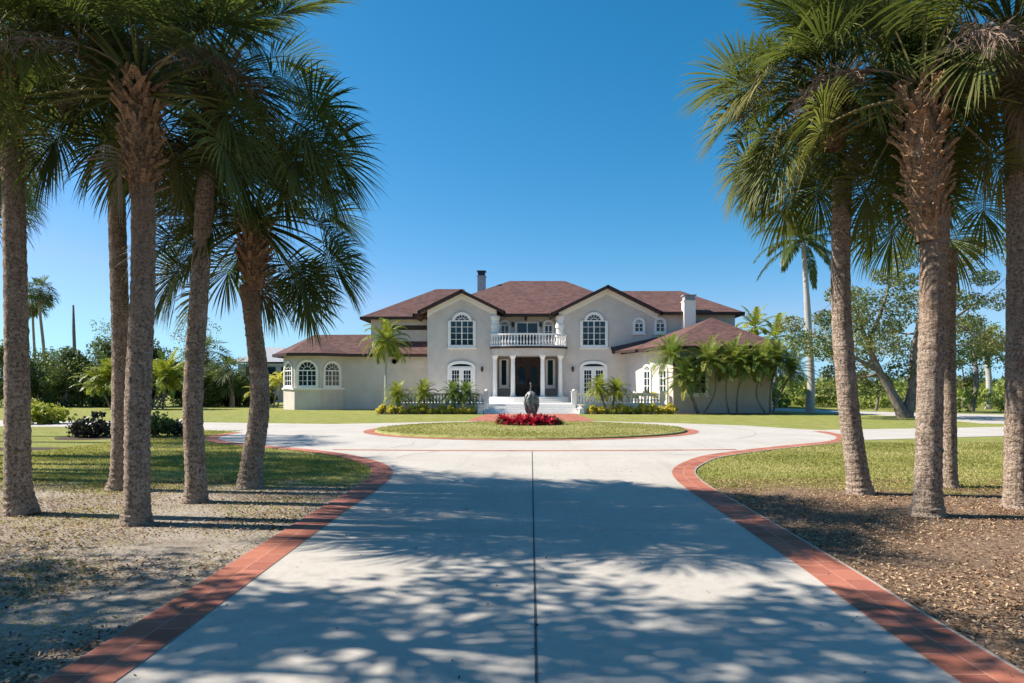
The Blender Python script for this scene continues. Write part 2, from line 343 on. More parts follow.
def sabal(label, base, pts, radii, crown, nleaf=46, Lp=1.15, Lb=1.0, nbase=0, bootr=None, bootlen=1.0, seed=0, dead=1, group='sabal palms lining the driveway', low=-34, bootfrom=None, nseg=78, tmul=0., stalks=5, az_extra=(), wmax=.026, clear=True, clear_el=2, flare=.05, stalk_az=()):
    """pts relative world coordinates; crown = world point of the bud"""
    global rng
    keep=rng; rng=np.random.default_rng(1000+seed)
    root=empty('sabal_palm',base,label,'palm tree',group); b=np.array(base)
    rel=[np.array(p)-b for p in pts]; t=MB(); P=path_trunk(t,rel,[x*.93 for x in radii],flare=flare,top=1. if nbase>50 else .45); tk=t.build('trunk',M['trunk'],root,True)
    cb=np.array(crown)-b
    if nbase:
        bt=MB(); p0=cb-nrm(cb-rel[-2])*bootlen; boots(bt,p0,cb+UP*.05,(bootr or radii[-1])*.95,(bootr or radii[-1])*1.35,nbase)
        # fibrous core behind boots
        bt.tube([p0-UP*.05,p0+(cb-p0)*.5,cb],[radii[-1]*.9,(bootr or radii[-1])*1.02,(bootr or radii[-1])*.7],12,jit=.08)
        bt.build('leaf_bases',M['boots'],root)
    mb=MB(); ex=list(az_extra)
    for i in range(nleaf):
        u=(i+.5)/nleaf; az=i*2.39996+rng.uniform(-.3,.3); el=R(82+(low-82)*u**.85)+rng.normal(0,.08)
        if clear and el<R(clear_el) and abs(((az+math.pi/2+math.pi)%(2*math.pi))-math.pi)<R(38+clear_el*.5): continue
        o=cb+np.array([math.cos(az),math.sin(az),0])*(.05+.1*u)+UP*(.15-.3*u)
        sc=rng.uniform(.85,1.12)*(.78 if u<.12 else 1)
        tn=np.clip(rng.normal(.38,.12)+tmul+(.12 if rng.random()<.12 else 0),0,.85)
        fan_leaf(mb,o,az,el,Lp*sc*(.8+.35*u),Lb*sc,nseg,droop=.22+.42*u*rng.uniform(.6,1.4),tint=tn,roll=rng.normal(0,.35),wmax=wmax)
    for az,el,lp,lb in ex:
        fan_leaf(mb,cb,az,el,lp,lb,52,droop=.5,tint=.6,wmax=.052,bend=.5)
    mb.build('crown',M['palm'],root)
    if dead or stalks:
        dm=MB(); sm=MB()
        for i in range(dead):
            az=rng.uniform(0,6.28); fan_leaf(dm,cb-UP*.15,az,R(rng.uniform(-75,-45)),Lp*rng.uniform(.6,.9),Lb*.8,26,droop=1.3,tint=rng.uniform(.3,.7),wmax=.03,fold=.9)
        for i in range(stalks):      # dry branched flower stalks
            az=stalk_az[i] if i<len(stalk_az) else rng.uniform(0,6.28); h=np.array([math.cos(az),math.sin(az),0]); p=cb+UP*.1; d=nrm(h+UP*.9); pp=[p]
            for k in range(9):
                d=nrm(d-UP*.17); p=p+d*.17; pp.append(p)
                if k>2:
                    for _ in range(9):
                        e=nrm(d+rng.normal(0,.7,3)-UP*.2); a=p+e*.15; c2=a+nrm(e-UP*.5)*.15
                        sm.tube([p,a,c2],[.006,.0045,.003],3,cap=False)
                        for _ in range(2):
                            e2=nrm(e+rng.normal(0,.7,3)); sm.tube([a,a+e2*.12],[.004,.0025],3,cap=False)
            sm.tube(pp,np.linspace(.014,.006,10),4)
        if dead: dm.build('dry_fronds',M['deadpalm'],root)
        if stalks: sm.build('flower_stalks',M['twig'],root)
    rng=keep; return root
def px_path(base_px, base_d, lst):
    """list of (px,py) at the palm's own distance -> world points; first is the ground point"""
    out=[(wx(base_px,base_d),base_d,0.)]
    for px,py in lst: out.append((wx(px,base_d),base_d,wz(py,base_d)))
    return out

# ------------------------------------------------------------------ setting
cam=bpy.data.cameras.new('camera'); cam.lens=24.01; cam.sensor_width=36; cam.clip_end=9000; cam.clip_start=.05
cam.shift_x=-(CX-512)/1024; cam.shift_y=(HY-341.5)/1024
co=bpy.data.objects.new('camera',cam); C.objects.link(co); co.location=(0,0,CH); co.rotation_euler=(R(90),0,0); SC.camera=co
SE,SA=R(42),R(7.5)
S=Vector((-math.cos(SE)*math.cos(SA),math.cos(SE)*math.sin(SA),math.sin(SE)))
sl=bpy.data.lights.new('sun','SUN'); sl.energy=5.0; sl.angle=R(.5); sl.color=(1,.9,.78)
so=bpy.data.objects.new('sun',sl); C.objects.link(so); so.location=(-30,10,40); so.rotation_euler=S.to_track_quat('Z','Y').to_euler()
w=bpy.data.worlds.new('World'); SC.world=w; w.use_nodes=True; nt=w.node_tree; bg=nt.nodes['Background']
sk=nt.nodes.new('ShaderNodeTexSky'); sk.sky_type='NISHITA'; sk.sun_disc=False; sk.sun_elevation=SE; sk.sun_rotation=R(360-90)+SA
sk.altitude=0; sk.air_density=1.0; sk.dust_density=.25; sk.ozone_density=2.6
sp=nt.nodes.new('ShaderNodeSeparateColor'); nt.links.new(sk.outputs[0],sp.inputs[0]); cbn=nt.nodes.new('ShaderNodeCombineColor')
def wm(op,a,b):
    o=nt.nodes.new('ShaderNodeMath'); o.operation=op; nt.links.new(a,o.inputs[0]); o.inputs[1].default_value=b; return o.outputs[0]
mn=nt.nodes.new('ShaderNodeMath'); mn.operation='MINIMUM'
nt.links.new(wm('MULTIPLY',wm('POWER',wm('MULTIPLY',sp.outputs[0],.127),2.2),2.6/.127),mn.inputs[0]); nt.links.new(wm('MULTIPLY',sp.outputs[1],.66),mn.inputs[1]); nt.links.new(mn.outputs[0],cbn.inputs[0])
g_=wm('MULTIPLY',sp.outputs[1],1.2); mx_=nt.nodes.new('ShaderNodeMath'); mx_.operation='MAXIMUM'
nt.links.new(g_,cbn.inputs[1]); nt.links.new(wm('MULTIPLY',sp.outputs[2],1.5),mx_.inputs[0]); nt.links.new(wm('MULTIPLY',g_,1.32),mx_.inputs[1]); nt.links.new(mx_.outputs[0],cbn.inputs[2])
nt.links.new(cbn.outputs[0],bg.inputs[0]); bg.inputs[1].default_value=.055
SC.view_settings.view_transform='Standard'; SC.view_settings.look='None'; SC.view_settings.exposure=.9; SC.view_settings.gamma=1
SC.cycles.max_bounces=6; SC.cycles.transparent_max_bounces=4

# ground sheet
gm=MB(); 
xs=[-4000,-400,-80,-30,-12,0,12,30,80,400,4000]; ys=[-600,-60,-8,0,8,20,40,60,90,160,500,6000]
v=[(x,y,0) for y in ys for x in xs]; nx=len(xs)
gm.add(v,[(j*nx+i,j*nx+i+1,(j+1)*nx+i+1,(j+1)*nx+i) for j in range(len(ys)-1) for i in range(nx-1)])
tag(gm.build('ground',M['ground']),kind='structure')

Lp_=[(-2.28,-9),(-2.29,-3),(-2.30,0.5),(-2.32,3.8),(-2.36,5.2),(-2.42,6.9),(-2.48,9.2),(-2.5,11.2),(-2.62,12.8),(-2.86,14),(-3.35,15.2),(-4.5,17),(-6.0,18.5),(-7.8,19.8),(-9.4,21.2),(-10.4,22.7),(-10.8,24.2),(-10.8,25.6)]
Rp_=[(2.33,-9),(2.35,-3),(2.36,.5),(2.39,3.8),(2.42,5.1),(2.48,6.5),(2.53,9.4),(2.55,11.2),(2.64,12.6),(2.86,13.8),(3.3,15.0),(4.2,16.7),(5.7,18.3),(7.4,19.8),(9.1,21.2),(10.1,22.6),(10.7,24.3),(10.9,26.4)]
LC=cr(Lp_,6); RC=cr(Rp_,6)
def offs(c,w,sg):
    t=nrm(np.gradient(c,axis=0)); n=np.stack([-t[:,1],t[:,0]],1)*sg; return c+n*w
LO=offs(LC,.41,1); RO=offs(RC,.43,-1)
def z3(c,z): return np.column_stack([c,np.full(len(c),z)])
mid_L=offs(LC,.2,1); mid_R=offs(RC,.2,-1)
poly=[tuple(p) for p in mid_R]+[(11.6,27.2),(10.95,28.0),(9.6,30.6),(6.4,33.1),(3.4,34.7),(-3.4,34.7),(-6.7,33.0),(-9.3,31.9),(-16.4,33.6),(-30,36.2),(-70,40),(-70,35),(-30,31),(-16.4,28.9),(-13,27.3),(-11,25.9)]+[tuple(p) for p in mid_L[::-1]]
cm=MB(); cm.prism_z(poly,-.1,.014); tag(cm.build('driveway',M['concrete']),kind='structure')
sr=MB(); sr.prism_z([(10.6,21.95),(17.5,24.2),(30,27.6),(70,36),(70,42),(24,31),(20.3,29.6),(16,28.4),(12.2,27.5),(11.3,27.1),(11.45,24.5)],-.1,.012); tag(sr.build('side_road',M['concrete']),kind='structure')
br_=MB(); br_.prism_z([(18,58),(14,66),(19,66),(22,57),(25.8,48),(31,43),(40,38),(50,40),(50,35.5),(30,31.8),(24.6,31.3),(21.6,32.6),(21.9,35),(22.6,38),(21.8,43),(19.6,48),(18,52)],-.1,.010); tag(br_.build('back_road',M['concrete']),kind='structure')
ribbon_build('brick_border',[(z3(LC,.02),z3(LO,.02),.43),(z3(RO,.02),z3(RC,.02),.43)],M['brick'],kind='structure')
# pale concrete edging outside the borders, standing slightly proud
ed=MB()
for c,sg in ((RC,-1),):
    a=offs(c,.412 if sg>0 else .432,sg); b=offs(c,.46,sg); n=len(a)
    V=np.concatenate([z3(a,-.02),z3(a,.023),z3(b,.018),z3(b,-.02)]); f=[]
    for i in range(n-1): f += [(k*n+i,k*n+i+1,(k+1)*n+i+1,(k+1)*n+i) for k in range(3)]
    ed.add(V,f)
tag(ed.build('kerb_edging',M['edging']),kind='structure')
# thin brick line across, ring line
xx=np.linspace(-5.35,5.55,30); yl=18.55-.35*(1-(xx/5.4)**2)+0*xx
ribbon_build('brick_line',[(np.column_stack([xx,yl,xx*0+.0185]),np.column_stack([xx,yl-.22,xx*0+.0185]),.2)],M['brick'],kind='structure')
jm=MB()
def strip(mb,a,b,w,z):
    a=np.array(a,float);b=np.array(b,float); t=nrm(b-a); n=np.array([-t[1],t[0]])*w/2
    mb.add([(*(a-n),z),(*(b-n),z),(*(b+n),z),(*(a+n),z)],[(0,1,2,3)])
strip(jm,(.03,-6),(.03,18.0),.017,.0185); tag(jm.build('control_joint',M['joint']),kind='structure')
jm=MB()
for y in (2.9,7.9,12.9,23.,): 
    if y<20: strip(jm,(-2.3,y),(2.35,y),.008,.018)
an=np.linspace(R(-38),R(28),20)
for a,b in zip(an[:-1],an[1:]):
    strip(jm,(8.6*math.cos(a),27.2-7.6*math.sin(-a)),(8.6*math.cos(b),27.2-7.6*math.sin(-b)),.05,.018)
for cpts in ([(-3.9,19),(-3.5,20.1),(-3.6,21.0)],[(-3.2,16.2),(-3.1,16.9),(-2.6,17.6),(-2.4,18)],[(3.4,17.3),(3.7,17.0),(4.1,16.95)]):
    for a,b in zip(cpts[:-1],cpts[1:]): strip(jm,a,b,.03,.018)
tag(jm.build('crack_lines',M['jointlight']),kind='structure')
# island
IC=(0,27.2); n=72; an=np.linspace(0,2*math.pi,n+1)
def ell(rx,ry): return np.column_stack([IC[0]+rx*np.cos(an),IC[1]+ry*np.sin(an)])
ribbon_build('island_border',[(z3(ell(6.12,5.15),.021),z3(ell(6.55,5.55),.021),.43)],M['brick'],kind='structure')
im=MB(); rows=[]; prof=[(1,-.05),(1,.06),(.985,.085),(.9,.12),(.7,.18),(.45,.235),(.2,.25),(.02,.25)]
for s_,z in prof: rows.append(np.column_stack([IC[0]+6.1*s_*np.cos(an[:-1]),IC[1]+5.13*s_*np.sin(an[:-1]),np.full(n,z)]))
im.add(np.concatenate(rows),[(k*n+i,k*n+(i+1)%n,(k+1)*n+(i+1)%n,(k+1)*n+i) for k in range(len(prof)-1) for i in range(n)]+[tuple((len(prof)-1)*n+i for i in range(n))])
tag(im.build('island_lawn',M['lawnmound'],None,True),kind='structure')
# brick apron before the steps
ap=np.array([[-3.1,34.74],[-2.7,45.2]]); ribbon_build('brick_apron',[(np.array([[-3.3,34.72,.022],[-2.9,45.0,.022]]),np.array([[3.3,34.72,.022],[2.9,45.0,.022]]),6.3)],M['brick'],kind='structure')

# ------------------------------------------------------------------ the house
H=empty('house',(0,52.5,0),'large beige stucco two-storey house with brown shingle roofs and a curved balcony','house')
HB=np.array([0,52.5,0])
class HM(MB):
    def build(s,name,m,parent=None,smooth=False):
        s.v=[x-HB for x in s.v]; return MB.build(s,name,m,parent or H,smooth)
YW=52.5
def outline(w,zb,zs,aw,ah,n=14,cx=0):
    p=[(cx-w/2,zb),(cx+w/2,zb),(cx+w/2,zs)]
    for i in range(0,n+1):
        a=math.pi*i/n; p.append((cx+aw/2*math.cos(a),zs+.001+ah*math.sin(a)))
    p.append((cx-w/2,zs)); return p
def window(cx,zb,zs,w,aw,ah,cols,rows,bd=.17,y=YW,rz=0,x=None,fan=True,name='window',split=True,glass='glass',parent=H,lowsolid=0):
    """arched window; part = raised surround, sub-parts = frame bars and pane; local x along the wall, -y outward"""
    o_=outline(w,zb,zs,aw,ah); wi=w-2*bd; awi=aw-2*bd; i_=outline(wi,zb+bd,zs,awi,max(ah-bd,.05)) if ah>bd else outline(wi,zb+bd,zs-.0,awi,.02)
    loc=((x if x is not None else cx)-HB[0], y-HB[1], 0)
    s=MB(); s.ring_y(o_,i_,-.10,.04); s.box(-w/2-.05,w/2+.05,-.15,.02,zb-.09,zb); 
    part=s.build(name,M['white'],parent); part.location=loc; part.rotation_euler=(0,0,rz)
    p=MB(); p.prism_y(i_,-.012,.02); p.build('pane',M[glass],part)
    f=MB(); b=.035; yf0,yf1=-.045,-.016
    zt=zs
    for i in range(1,cols):
        xx_=-wi/2+wi*i/cols; bb=b*(2.2 if (split and i==cols//2 and cols%2==0) else 1); f.box(xx_-bb/2,xx_+bb/2,yf0,yf1,zb+bd,zt)
    for j in range(1,rows):
        zz=zb+bd+(zs-zb-bd)*j/rows; f.box(-wi/2,wi/2,yf0-.003,yf1-.0015,zz-b/2,zz+b/2)
    f.box(-wi/2,wi/2,yf0-.006,yf1-.003,zs-.05,zs+.04)
    ii=outline(wi-.1,zb+bd+.05,zs,awi-.1,max(ah-bd-.05,.03)); f.ring_y(i_,ii,yf0-.004,yf1-.002)
    if lowsolid: f.box(-wi/2,wi/2,yf0-.008,yf1-.004,zb+bd,zb+bd+lowsolid)
    if fan and ah-bd>.3:
        r=(awi/2); k=(ah-bd)/r
        for i in range(1,6):
            a=math.pi*i/6; f.tube([(r*.42*math.cos(a),yf0,zs+.42*r*k*math.sin(a)),(r*math.cos(a),yf0,zs+r*k*math.sin(a))],b*.55,4)
        an_=np.linspace(0,math.pi,13); f.tube([(r*.42*math.cos(a),yf0,zs+r*.42*k*math.sin(a)) for a in an_],b*.6,4)
    f.build('frame',M['white'],part); return part
Z=lambda py,d=YW: wz(py,d)
X_=lambda px,d=YW: wx(px,d)
# --- walls
def wall(mbf,m='stucco'): 
    b=HM(); mbf(b); return b.build('wall',M[m])
EZ=7.5
lw0,lw1=X_(427.4),X_(496.6); rw0,rw1=X_(558.7),X_(735)
lpx,lpz=X_(461.9),Z(289.9,51.9)-.18; rpx,rpz=X_(607.2),Z(285.3,51.9)-.18
def gz(x,xp,zp,sl=.492): return zp-abs(x-xp)*sl
wall(lambda b: b.prism_y([(lw0,0),(lw1,0),(lw1,gz(lw1,lpx,lpz)),(lpx,lpz),(lw0,gz(lw0,lpx,lpz))],YW,60))
wall(lambda b: b.prism_y([(rw0,0),(9.7,0),(9.7,gz(9.7,rpx,rpz)),(rpx,rpz),(rw0,gz(rw0,rpx,rpz))],YW,60))
wall(lambda b: b.box(9.7,rw1,YW+.003,63,0,EZ-.02))
wall(lambda b: b.box(-13.4,lw0,57.2,66,0,EZ+.05))                 # left upper body
wall(lambda b: b.box(lw1,rw0,54.2,66,4.86,EZ))                    # recessed upper centre
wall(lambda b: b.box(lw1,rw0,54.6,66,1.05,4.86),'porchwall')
# left single-storey wing with bay
bayA,bayB,bayC,bayD=(-20.1,55.45),(-18.7,54.0),(-16.65,54.0),(-15.25,55.45)
wall(lambda b: b.prism_z([bayA,bayB,bayC,bayD,(lw0-.0,55.45),(lw0-.0,62),(-20.1,62)],0,4.42))
# garage wing (splayed inner wall)
G0,G1,G2=(7.38,52.49),(8.1,50.3),(9.62,46.2)
wall(lambda b: b.prism_z([G0,G1,G2,(16.3,46.2),(16.3,58),(7.38,58)],0,4.5))
# frieze bands below the rakes
for x0,x1,xp,zp in ((lw0,lw1,lpx,lpz),(rw0,9.75,rpx,rpz)):
    fr=HM()
    for a,b in ((x0,xp),(xp,x1)):
        za,zb_=gz(a,xp,zp),gz(b,xp,zp); t=.40; 
        bump=[(a+(b-a)*k/6, za+(zb_-za)*k/6) for k in range(7)]
        lowr=[(x,z-t-.18*math.sin(math.pi*k/6)*0-(.10 if k in (0,6) and abs(x-xp)>.1 else 0)) for k,(x,z) in enumerate(bump)]
        fr.prism_y(bump+lowr[::-1],YW-.07,YW-.002)
    fr.build('gable_trim',M['cream'])
# quoin-like stacked blocks at the inner corners beside the balcony
for xq,sg in ((lw1,1),(rw0,-1)):
    qb=HM()
    for k in range(7):
        z0=4.95+k*.34; ww=.36 if k%2==0 else .28
        qb.lathe([(ww*.9,z0),(ww,z0+.03),(ww,z0+.27),(ww*.9,z0+.30)],16,xq-sg*.1,YW+.12)
    qb.lathe([(.3,4.9),(.3,7.3)],16,xq-sg*.1,YW+.12); qb.build('quoin_pier',M['white'])
# --- roofs
def roof(verts,faces,eave,th=.17,fas=.2,soff=None):
    """shingled top, fascia board below the eave outline, soffit"""
    b=HM(); n=len(verts); lo=[(x,y,z-th) for x,y,z in verts]
    b.add(verts+lo,[tuple(f) for f in faces]+[tuple(n+i for i in reversed(f)) for f in faces]+[(eave[i],eave[(i+1)%len(eave)],eave[(i+1)%len(eave)]+n,eave[i]+n) for i in range(len(eave)-1)])
    r=b.build('roof',M['roof'])
    g=HM()
    for i in range(len(eave)-1):
        p,q_=np.array(verts[eave[i]]),np.array(verts[eave[i+1]]); t=nrm(q_-p); nn=nrm(np.cross(t,UP))*.05
        for s in (1,):
            a=p+UP*.02; c=q_+UP*.02; V=[a-nn-t*.05,c-nn+t*.05,c+nn+t*.05,a+nn-t*.05]; V=V+[x-UP*(fas+.04) for x in V]
            g.add(V,[(0,1,2,3),(7,6,5,4),(0,4,5,1),(1,5,6,2),(2,6,7,3),(3,7,4,0)])
    f=g.build('gutter',M['fascia'],r); f.matrix_parent_inverse=Matrix.Identity(4)
    return r
def hip(x0,x1,y0,y1,z,xa,xb,yr,zr):
    return roof([(x0,y0,z),(x1,y0,z),(x1,y1,z),(x0,y1,z),(xa,yr,zr),(xb,yr,zr)],[(0,1,5,4),(1,2,5),(2,3,4,5),(3,0,4)],[0,1,2,3,0])
hip(-9.2,9.6,53.35,68.7,EZ+.02,-1.92,3.04,61,11.3)              # centre
hip(-14.1,-4,56.5,67,EZ+.12,-8.5,-6,61.3,10.62)                 # left
roof([(9.9,51.9,EZ),(16.2,51.9,EZ),(16.2,64,EZ),(6,64,EZ),(7.0,57.6,9.92),(12.6,57.6,9.92),(6.5,55.5,9.03)],[(0,1,5,4,6),(1,2,5),(2,3,4,5),(3,6,4)],[0,1,2,3])                      # right
def gable(x0,x1,xp,zp,y0,y1):
    z0,z1=gz(x0,xp,zp),gz(x1,xp,zp)
    r=roof([(x0,y0,z0),(xp,y0,zp),(x1,y0,z1),(x0,y1,z0),(xp,y1,zp),(x1,y1,z1)],[(0,1,4,3),(1,2,5,4)],[3,0,1,2,5],fas=.22)
    return r
gable(X_(418.5,51.9),X_(504.5,51.9),lpx,lpz+.2,51.9,61)
gable(X_(551,51.9),X_(662,51.9),rpx,rpz+.2,51.9,61)
# left wing roof with bay hips
e=[(-21,55.6),(-19.05,53.35),(-16.3,53.35),(-14.6,54.85),(-7.6,54.85)]
vs=[(x,y,4.46) for x,y in e]+[(-7.6,58.6,6.35),(-18.4,58.0,6.25),(-21,62,4.46),(-7.6,62,4.46)]
roof(vs,[(0,1,6),(1,2,6),(2,3,6),(3,4,5,6),(0,6,7),(5,8,7,6)],[7,0,1,2,3,4])
# low roof between left wing and upper body
# garage roofs
vs=[(8.75,45.6,4.52),(17.0,45.6,4.52),(17.0,58.5,4.52),(6.9,58.5,4.52),(6.95,52.3,4.52),(7.75,49.3,4.52),(13.3,50.2,6.9),(13.3,54.5,6.9)]
roof(vs,[(0,1,6),(1,2,7,6),(2,3,7),(5,0,6),(4,5,6,7),(3,4,7)],[5,0,1,2,3,4,5])
vs=[(6.2,51.7,4.50),(7.55,49.3,4.50),(11.2,49.3,4.5),(11.3,52.45,6.0),(6.2,52.45,4.86)]
roof(vs,[(0,1,3,4),(1,2,3)],[4,0,1,2],fas=.16)
# chimneys
def chimney(x0,x1,y0,y1,z0,z1,m,cap):
    b=HM(); b.box(x0,x1,y0,y1,z0,z1-.45); b.box(x0-.05,x1+.05,y0-.05,y1+.05,z1-.52,z1-.44)
    c=b.build('chimney',M[m]); t=HM(); t.box(x0+.04,x1-.04,y0+.04,y1-.04,z1-.44,z1-.06)
    for i in range(5):
        xx_=x0+(x1-x0)*(i+.5)/5; t.box(xx_-.03,xx_+.03,y0-.01,y0+.038,z1-.43,z1-.07)
    t.box(x0-.06,x1+.06,y0-.06,y1+.06,z1-.06,z1); t.build('chimney_cap',M[cap],c)
chimney(X_(477.4,60),X_(485.2,60),60,60.8,8,Z(270.5,60),'grey','metal')
chimney(X_(683,52.0),X_(694.5,52.0),51.6,52.49,0,Z(294.5,51.6),'cream','grey')
# roof vents
for px,py,d in ((675,305,54.5),(441,302,57.6)):
    v_=HM(); v_.lathe([(.09,wz(py,d)-.5),(.09,wz(py,d)),(.14,wz(py,d)),(.14,wz(py,d)+.1)],8,wx(px,d),d); v_.build('roof_vent',M['fascia'])
# --- windows on the front
zb=Z(347.6); zs=Z(320.8)
for px in (461.9,594.0):
    window(X_(px),zb,zs,2.12,1.48,.66,4,4,.16)
def fdoor(px):
    z0=.64; window(X_(px),z0,Z(366.5),2.12,2.12,.44,2,1,.17,fan=False,name='french_door',split=False,lowsolid=.02)
for px in (461.4,593.5):
    cxx=X_(px); p=window(cxx,.64,Z(367.0),2.12,2.12,.47,2,1,.17,fan=False,name='french_door')
    dl=MB()
    for sg in (-1,1):
        cxl=sg*.445; o_=[(cxl-.43,.82),(cxl+.43,.82),(cxl+.43,3.28),(cxl-.43,3.28)]; i_=[(cxl-.27,1.12),(cxl+.27,1.12),(cxl+.27,3.08),(cxl-.27,3.08)]
        dl.ring_y(o_,i_,-.075,-.02); dl.box(cxl-.012-.085,cxl+.012-.085,-.07,-.02,1.12,3.08); dl.box(cxl-.012+.085,cxl+.012+.085,-.07,-.02,1.12,3.08)
        for k in range(1,6): dl.box(cxl-.27,cxl+.27,-.066,-.021,1.12+k*1.96/6-.014,1.12+k*1.96/6+.014)
    dl.build('door_leaf',M['white'],p)
for px in (639.0,660.2):
    window(X_(px),Z(333.7),Z(323.2),.93,.93,.45,2,2,.14)
for px in (504.8,548.5):
    window(X_(px,54.15),Z(343,54.15)-.2,Z(325.3,54.15),.9,.9,.45,2,3,.14,y=54.19)
# balcony door
p=window(X_(527.3,54.15),4.86,Z(322.5,54.15),1.96,1.9,.02,2,1,.13,y=54.19,fan=False,name='balcony_door')
# entry
dp=HM(); dz=1.05
dp.box(X_(515,54.6),X_(541,54.6),54.5,54.61,dz,4.2); d_=dp.build('door_surround',M['doorwood'])
for a,b in ((516.2,527.5),(528.5,539.8)):
    l=HM(); l.box(X_(a,54.5),X_(b,54.5),54.42,54.497,dz+.02,3.75); l.box(X_(a,54.5)+.12,X_(b,54.5)-.12,54.40,54.418,dz+.25,1.9)
    dd=l.build('front_door',M['doorwood'])
    g=HM(); o_=outline(.5,2.05,3.2,.5,.25,8,(X_(a,54.5)+X_(b,54.5))/2); g.prism_y(o_,54.385,54.41); g.build('pane',M['glass'],dd)
    h=HM(); hx=X_(b,54.5)-.09 if a<520 else X_(a,54.5)+.09; h.tube([(hx,54.34,1.95),(hx,54.34,2.4)],.02,6); h.build('handle',M['metal'],dd)
for a,b in ((499.3,508.6),(545.5,555.2)):
    p=window(X_((a+b)/2,54.6),Z(387.3,54.6),Z(359.5,54.6),X_(b,54.6)-X_(a,54.6),.5,.02,1,1,.13,y=54.59,fan=False,name='sidelight')
# bay windows
bz0,bz1=1.95,3.12
def bay(pa,pb,w,cols):
    a=np.array(pa);b=np.array(pb); c=(a+b)/2; rz=math.atan2(b[1]-a[1],b[0]-a[0]); window(0,bz0-.2,bz1,w,w,w*.5,cols,3,.14,y=c[1]+0,rz=rz,x=c[0],name='bay_window')
bay(bayA,bayB,1.55,3); bay(bayB,bayC,1.7,4); bay(bayC,bayD,1.55,4)
sb=HM()
ring=[(-20.25,55.5),(-18.76,53.86),(-16.59,53.86),(-15.1,55.42)]; inn=[(-20.1,55.6),(-18.7,54.06),(-16.65,54.06),(-15.3,55.5)]
for i in range(3): sb.prism_z([ring[i],ring[i+1],inn[i+1],inn[i]],1.6,1.74)
sb.build('bay_sill',M['white'])
# garage windows on the splayed wall (tall arched)
ga=np.array(G1);gb=np.array(G2); L=np.linalg.norm(gb-ga); rz=math.atan2(gb[1]-ga[1],gb[0]-ga[0])
for s_,ww in ((.22,1.15),(.72,1.15)):
    c=ga+(gb-ga)*s_; window(0,.66,2.95,ww,ww,.5,2,4,.14,y=c[1],rz=rz,x=c[0],name='tall_window')
window(X_(697,46.2),1.2,3.3,1.5,1.5,.7,3,3,.14,y=46.2,name='garage_window')
# wall lanterns
for px,py,d in ((482.3,368.5,52.45),(572.7,368.5,52.45),(512.9,324,54.15),(540.6,324,54.15),(525.8,317.8,54.1)):
    l=HM(); x,z=wx(px,d),wz(py,d); l.box(x-.04,x+.04,d-.14,d,z+.02,z+.08); l.lathe([(.02,z-.28),(.09,z-.2),(.11,z+.02),(.12,z+.03),(.03,z+.16)],6,x,d-.2); l.build('wall_lantern',M['metal'])
cw=HM(); cw.box(X_(390,57.2),X_(427,57.2),57.15,57.21,wz(330,57.2),wz(325.5,57.2)); cw.build('dark_eave_strip',M['doorwood'])  # dark strip on the upper left wall, below the eave
# roundel on wing wall
l=HM(); x,z=wx(394.5,55.4),wz(361.5,55.4); l.tube([(x,55.3,z),(x,55.45,z)],.2,14); l.build('wall_medallion',M['metal'])
# --- balcony & porch (bowed)
bc=-.18
def bow(xh,y0,yb,n=18): 
    return [(bc+xh*math.cos(a),y0-(y0-yb)*math.sin(a)) for a in np.linspace(math.pi,2*math.pi,n+1)*1 - math.pi*0] if False else [(bc-xh*math.cos(a),y0-(y0-yb)*math.sin(a)**.75) for a in np.linspace(0,math.pi,n+1)]
def slab(name,xh,y0,yb,z0,z1,m,back=54.19,parent=None):
    b=HM(); p=bow(xh,y0,yb)+[(bc+min(xh,2.3),y0),(bc+min(xh,2.3),back),(bc-min(xh,2.43),back),(bc-min(xh,2.43),y0)]; 
    b.prism_z(p,z0,z1); return b.build(name,M[m],parent)
slab('porch_beam',2.85,52.44,51.15,4.2,4.72,'stucco',54.58)
B=slab('balcony',2.98,52.43,50.95,4.722,4.86,'fascia')
pb=bow(2.86,52.4,51.05,26)
for z0,z1,o,rn in ((4.862,4.96,.12,'bottom_rail'),(5.70,5.83,.14,'handrail')):
    rl=HM()
    for a,b in zip(pb[:-1],pb[1:]):
        a=np.array(a);b=np.array(b); t=nrm(b-a); nn=np.array([-t[1],t[0]])*o/2; a=a-t*.03; b=b+t*.03
        rl.prism_z([tuple(a-nn),tuple(b-nn),tuple(b+nn),tuple(a+nn)],z0,z1)
    rl.build(rn,M['white'],B)
def bal_mesh(h,k=1.):
    b=MB(); s=h; b.lathe([(r_*k,z_*s) for r_,z_ in ((.05,0),(.05,.05),(.035,.08),(.06,.2),(.075,.33),(.05,.5),(.03,.66),(.03,.78),(.045,.84),(.05,.9),(.05,1))],8); return b
bm0=bal_mesh(.74).build('baluster',M['white'],B,True); arcl=np.concatenate([[0],np.cumsum(np.linalg.norm(np.diff(np.array(pb),axis=0),axis=1))])
nb=30
for i in range(nb):
    s_=arcl[-1]*(i+.5)/nb; x=np.interp(s_,arcl,[p[0] for p in pb]); y=np.interp(s_,arcl,[p[1] for p in pb])
    o=bm0 if i==0 else bm0.copy()
    if i: C.objects.link(o); o.parent=B
    o.location=(x-HB[0],y-HB[1],4.96)
for px,d in ((495,52.05),(512.9,51.45),(542.6,51.45),(560.4,52.05)):
    b=HM(); x=wx(px,d); b.lathe([(.23,1.05),(.23,1.13),(.19,1.17),(.17,1.24),(.165,2.2),(.145,3.9),(.16,3.95),(.2,4.02),(.2,4.06)],16,x,d); b.box(x-.22,x+.22,d-.22,d+.22,4.06,4.2); b.build('column',M['white'],None,False)
slab('porch_floor',3.05,52.44,50.75,.63,1.05,'stone',54.58)
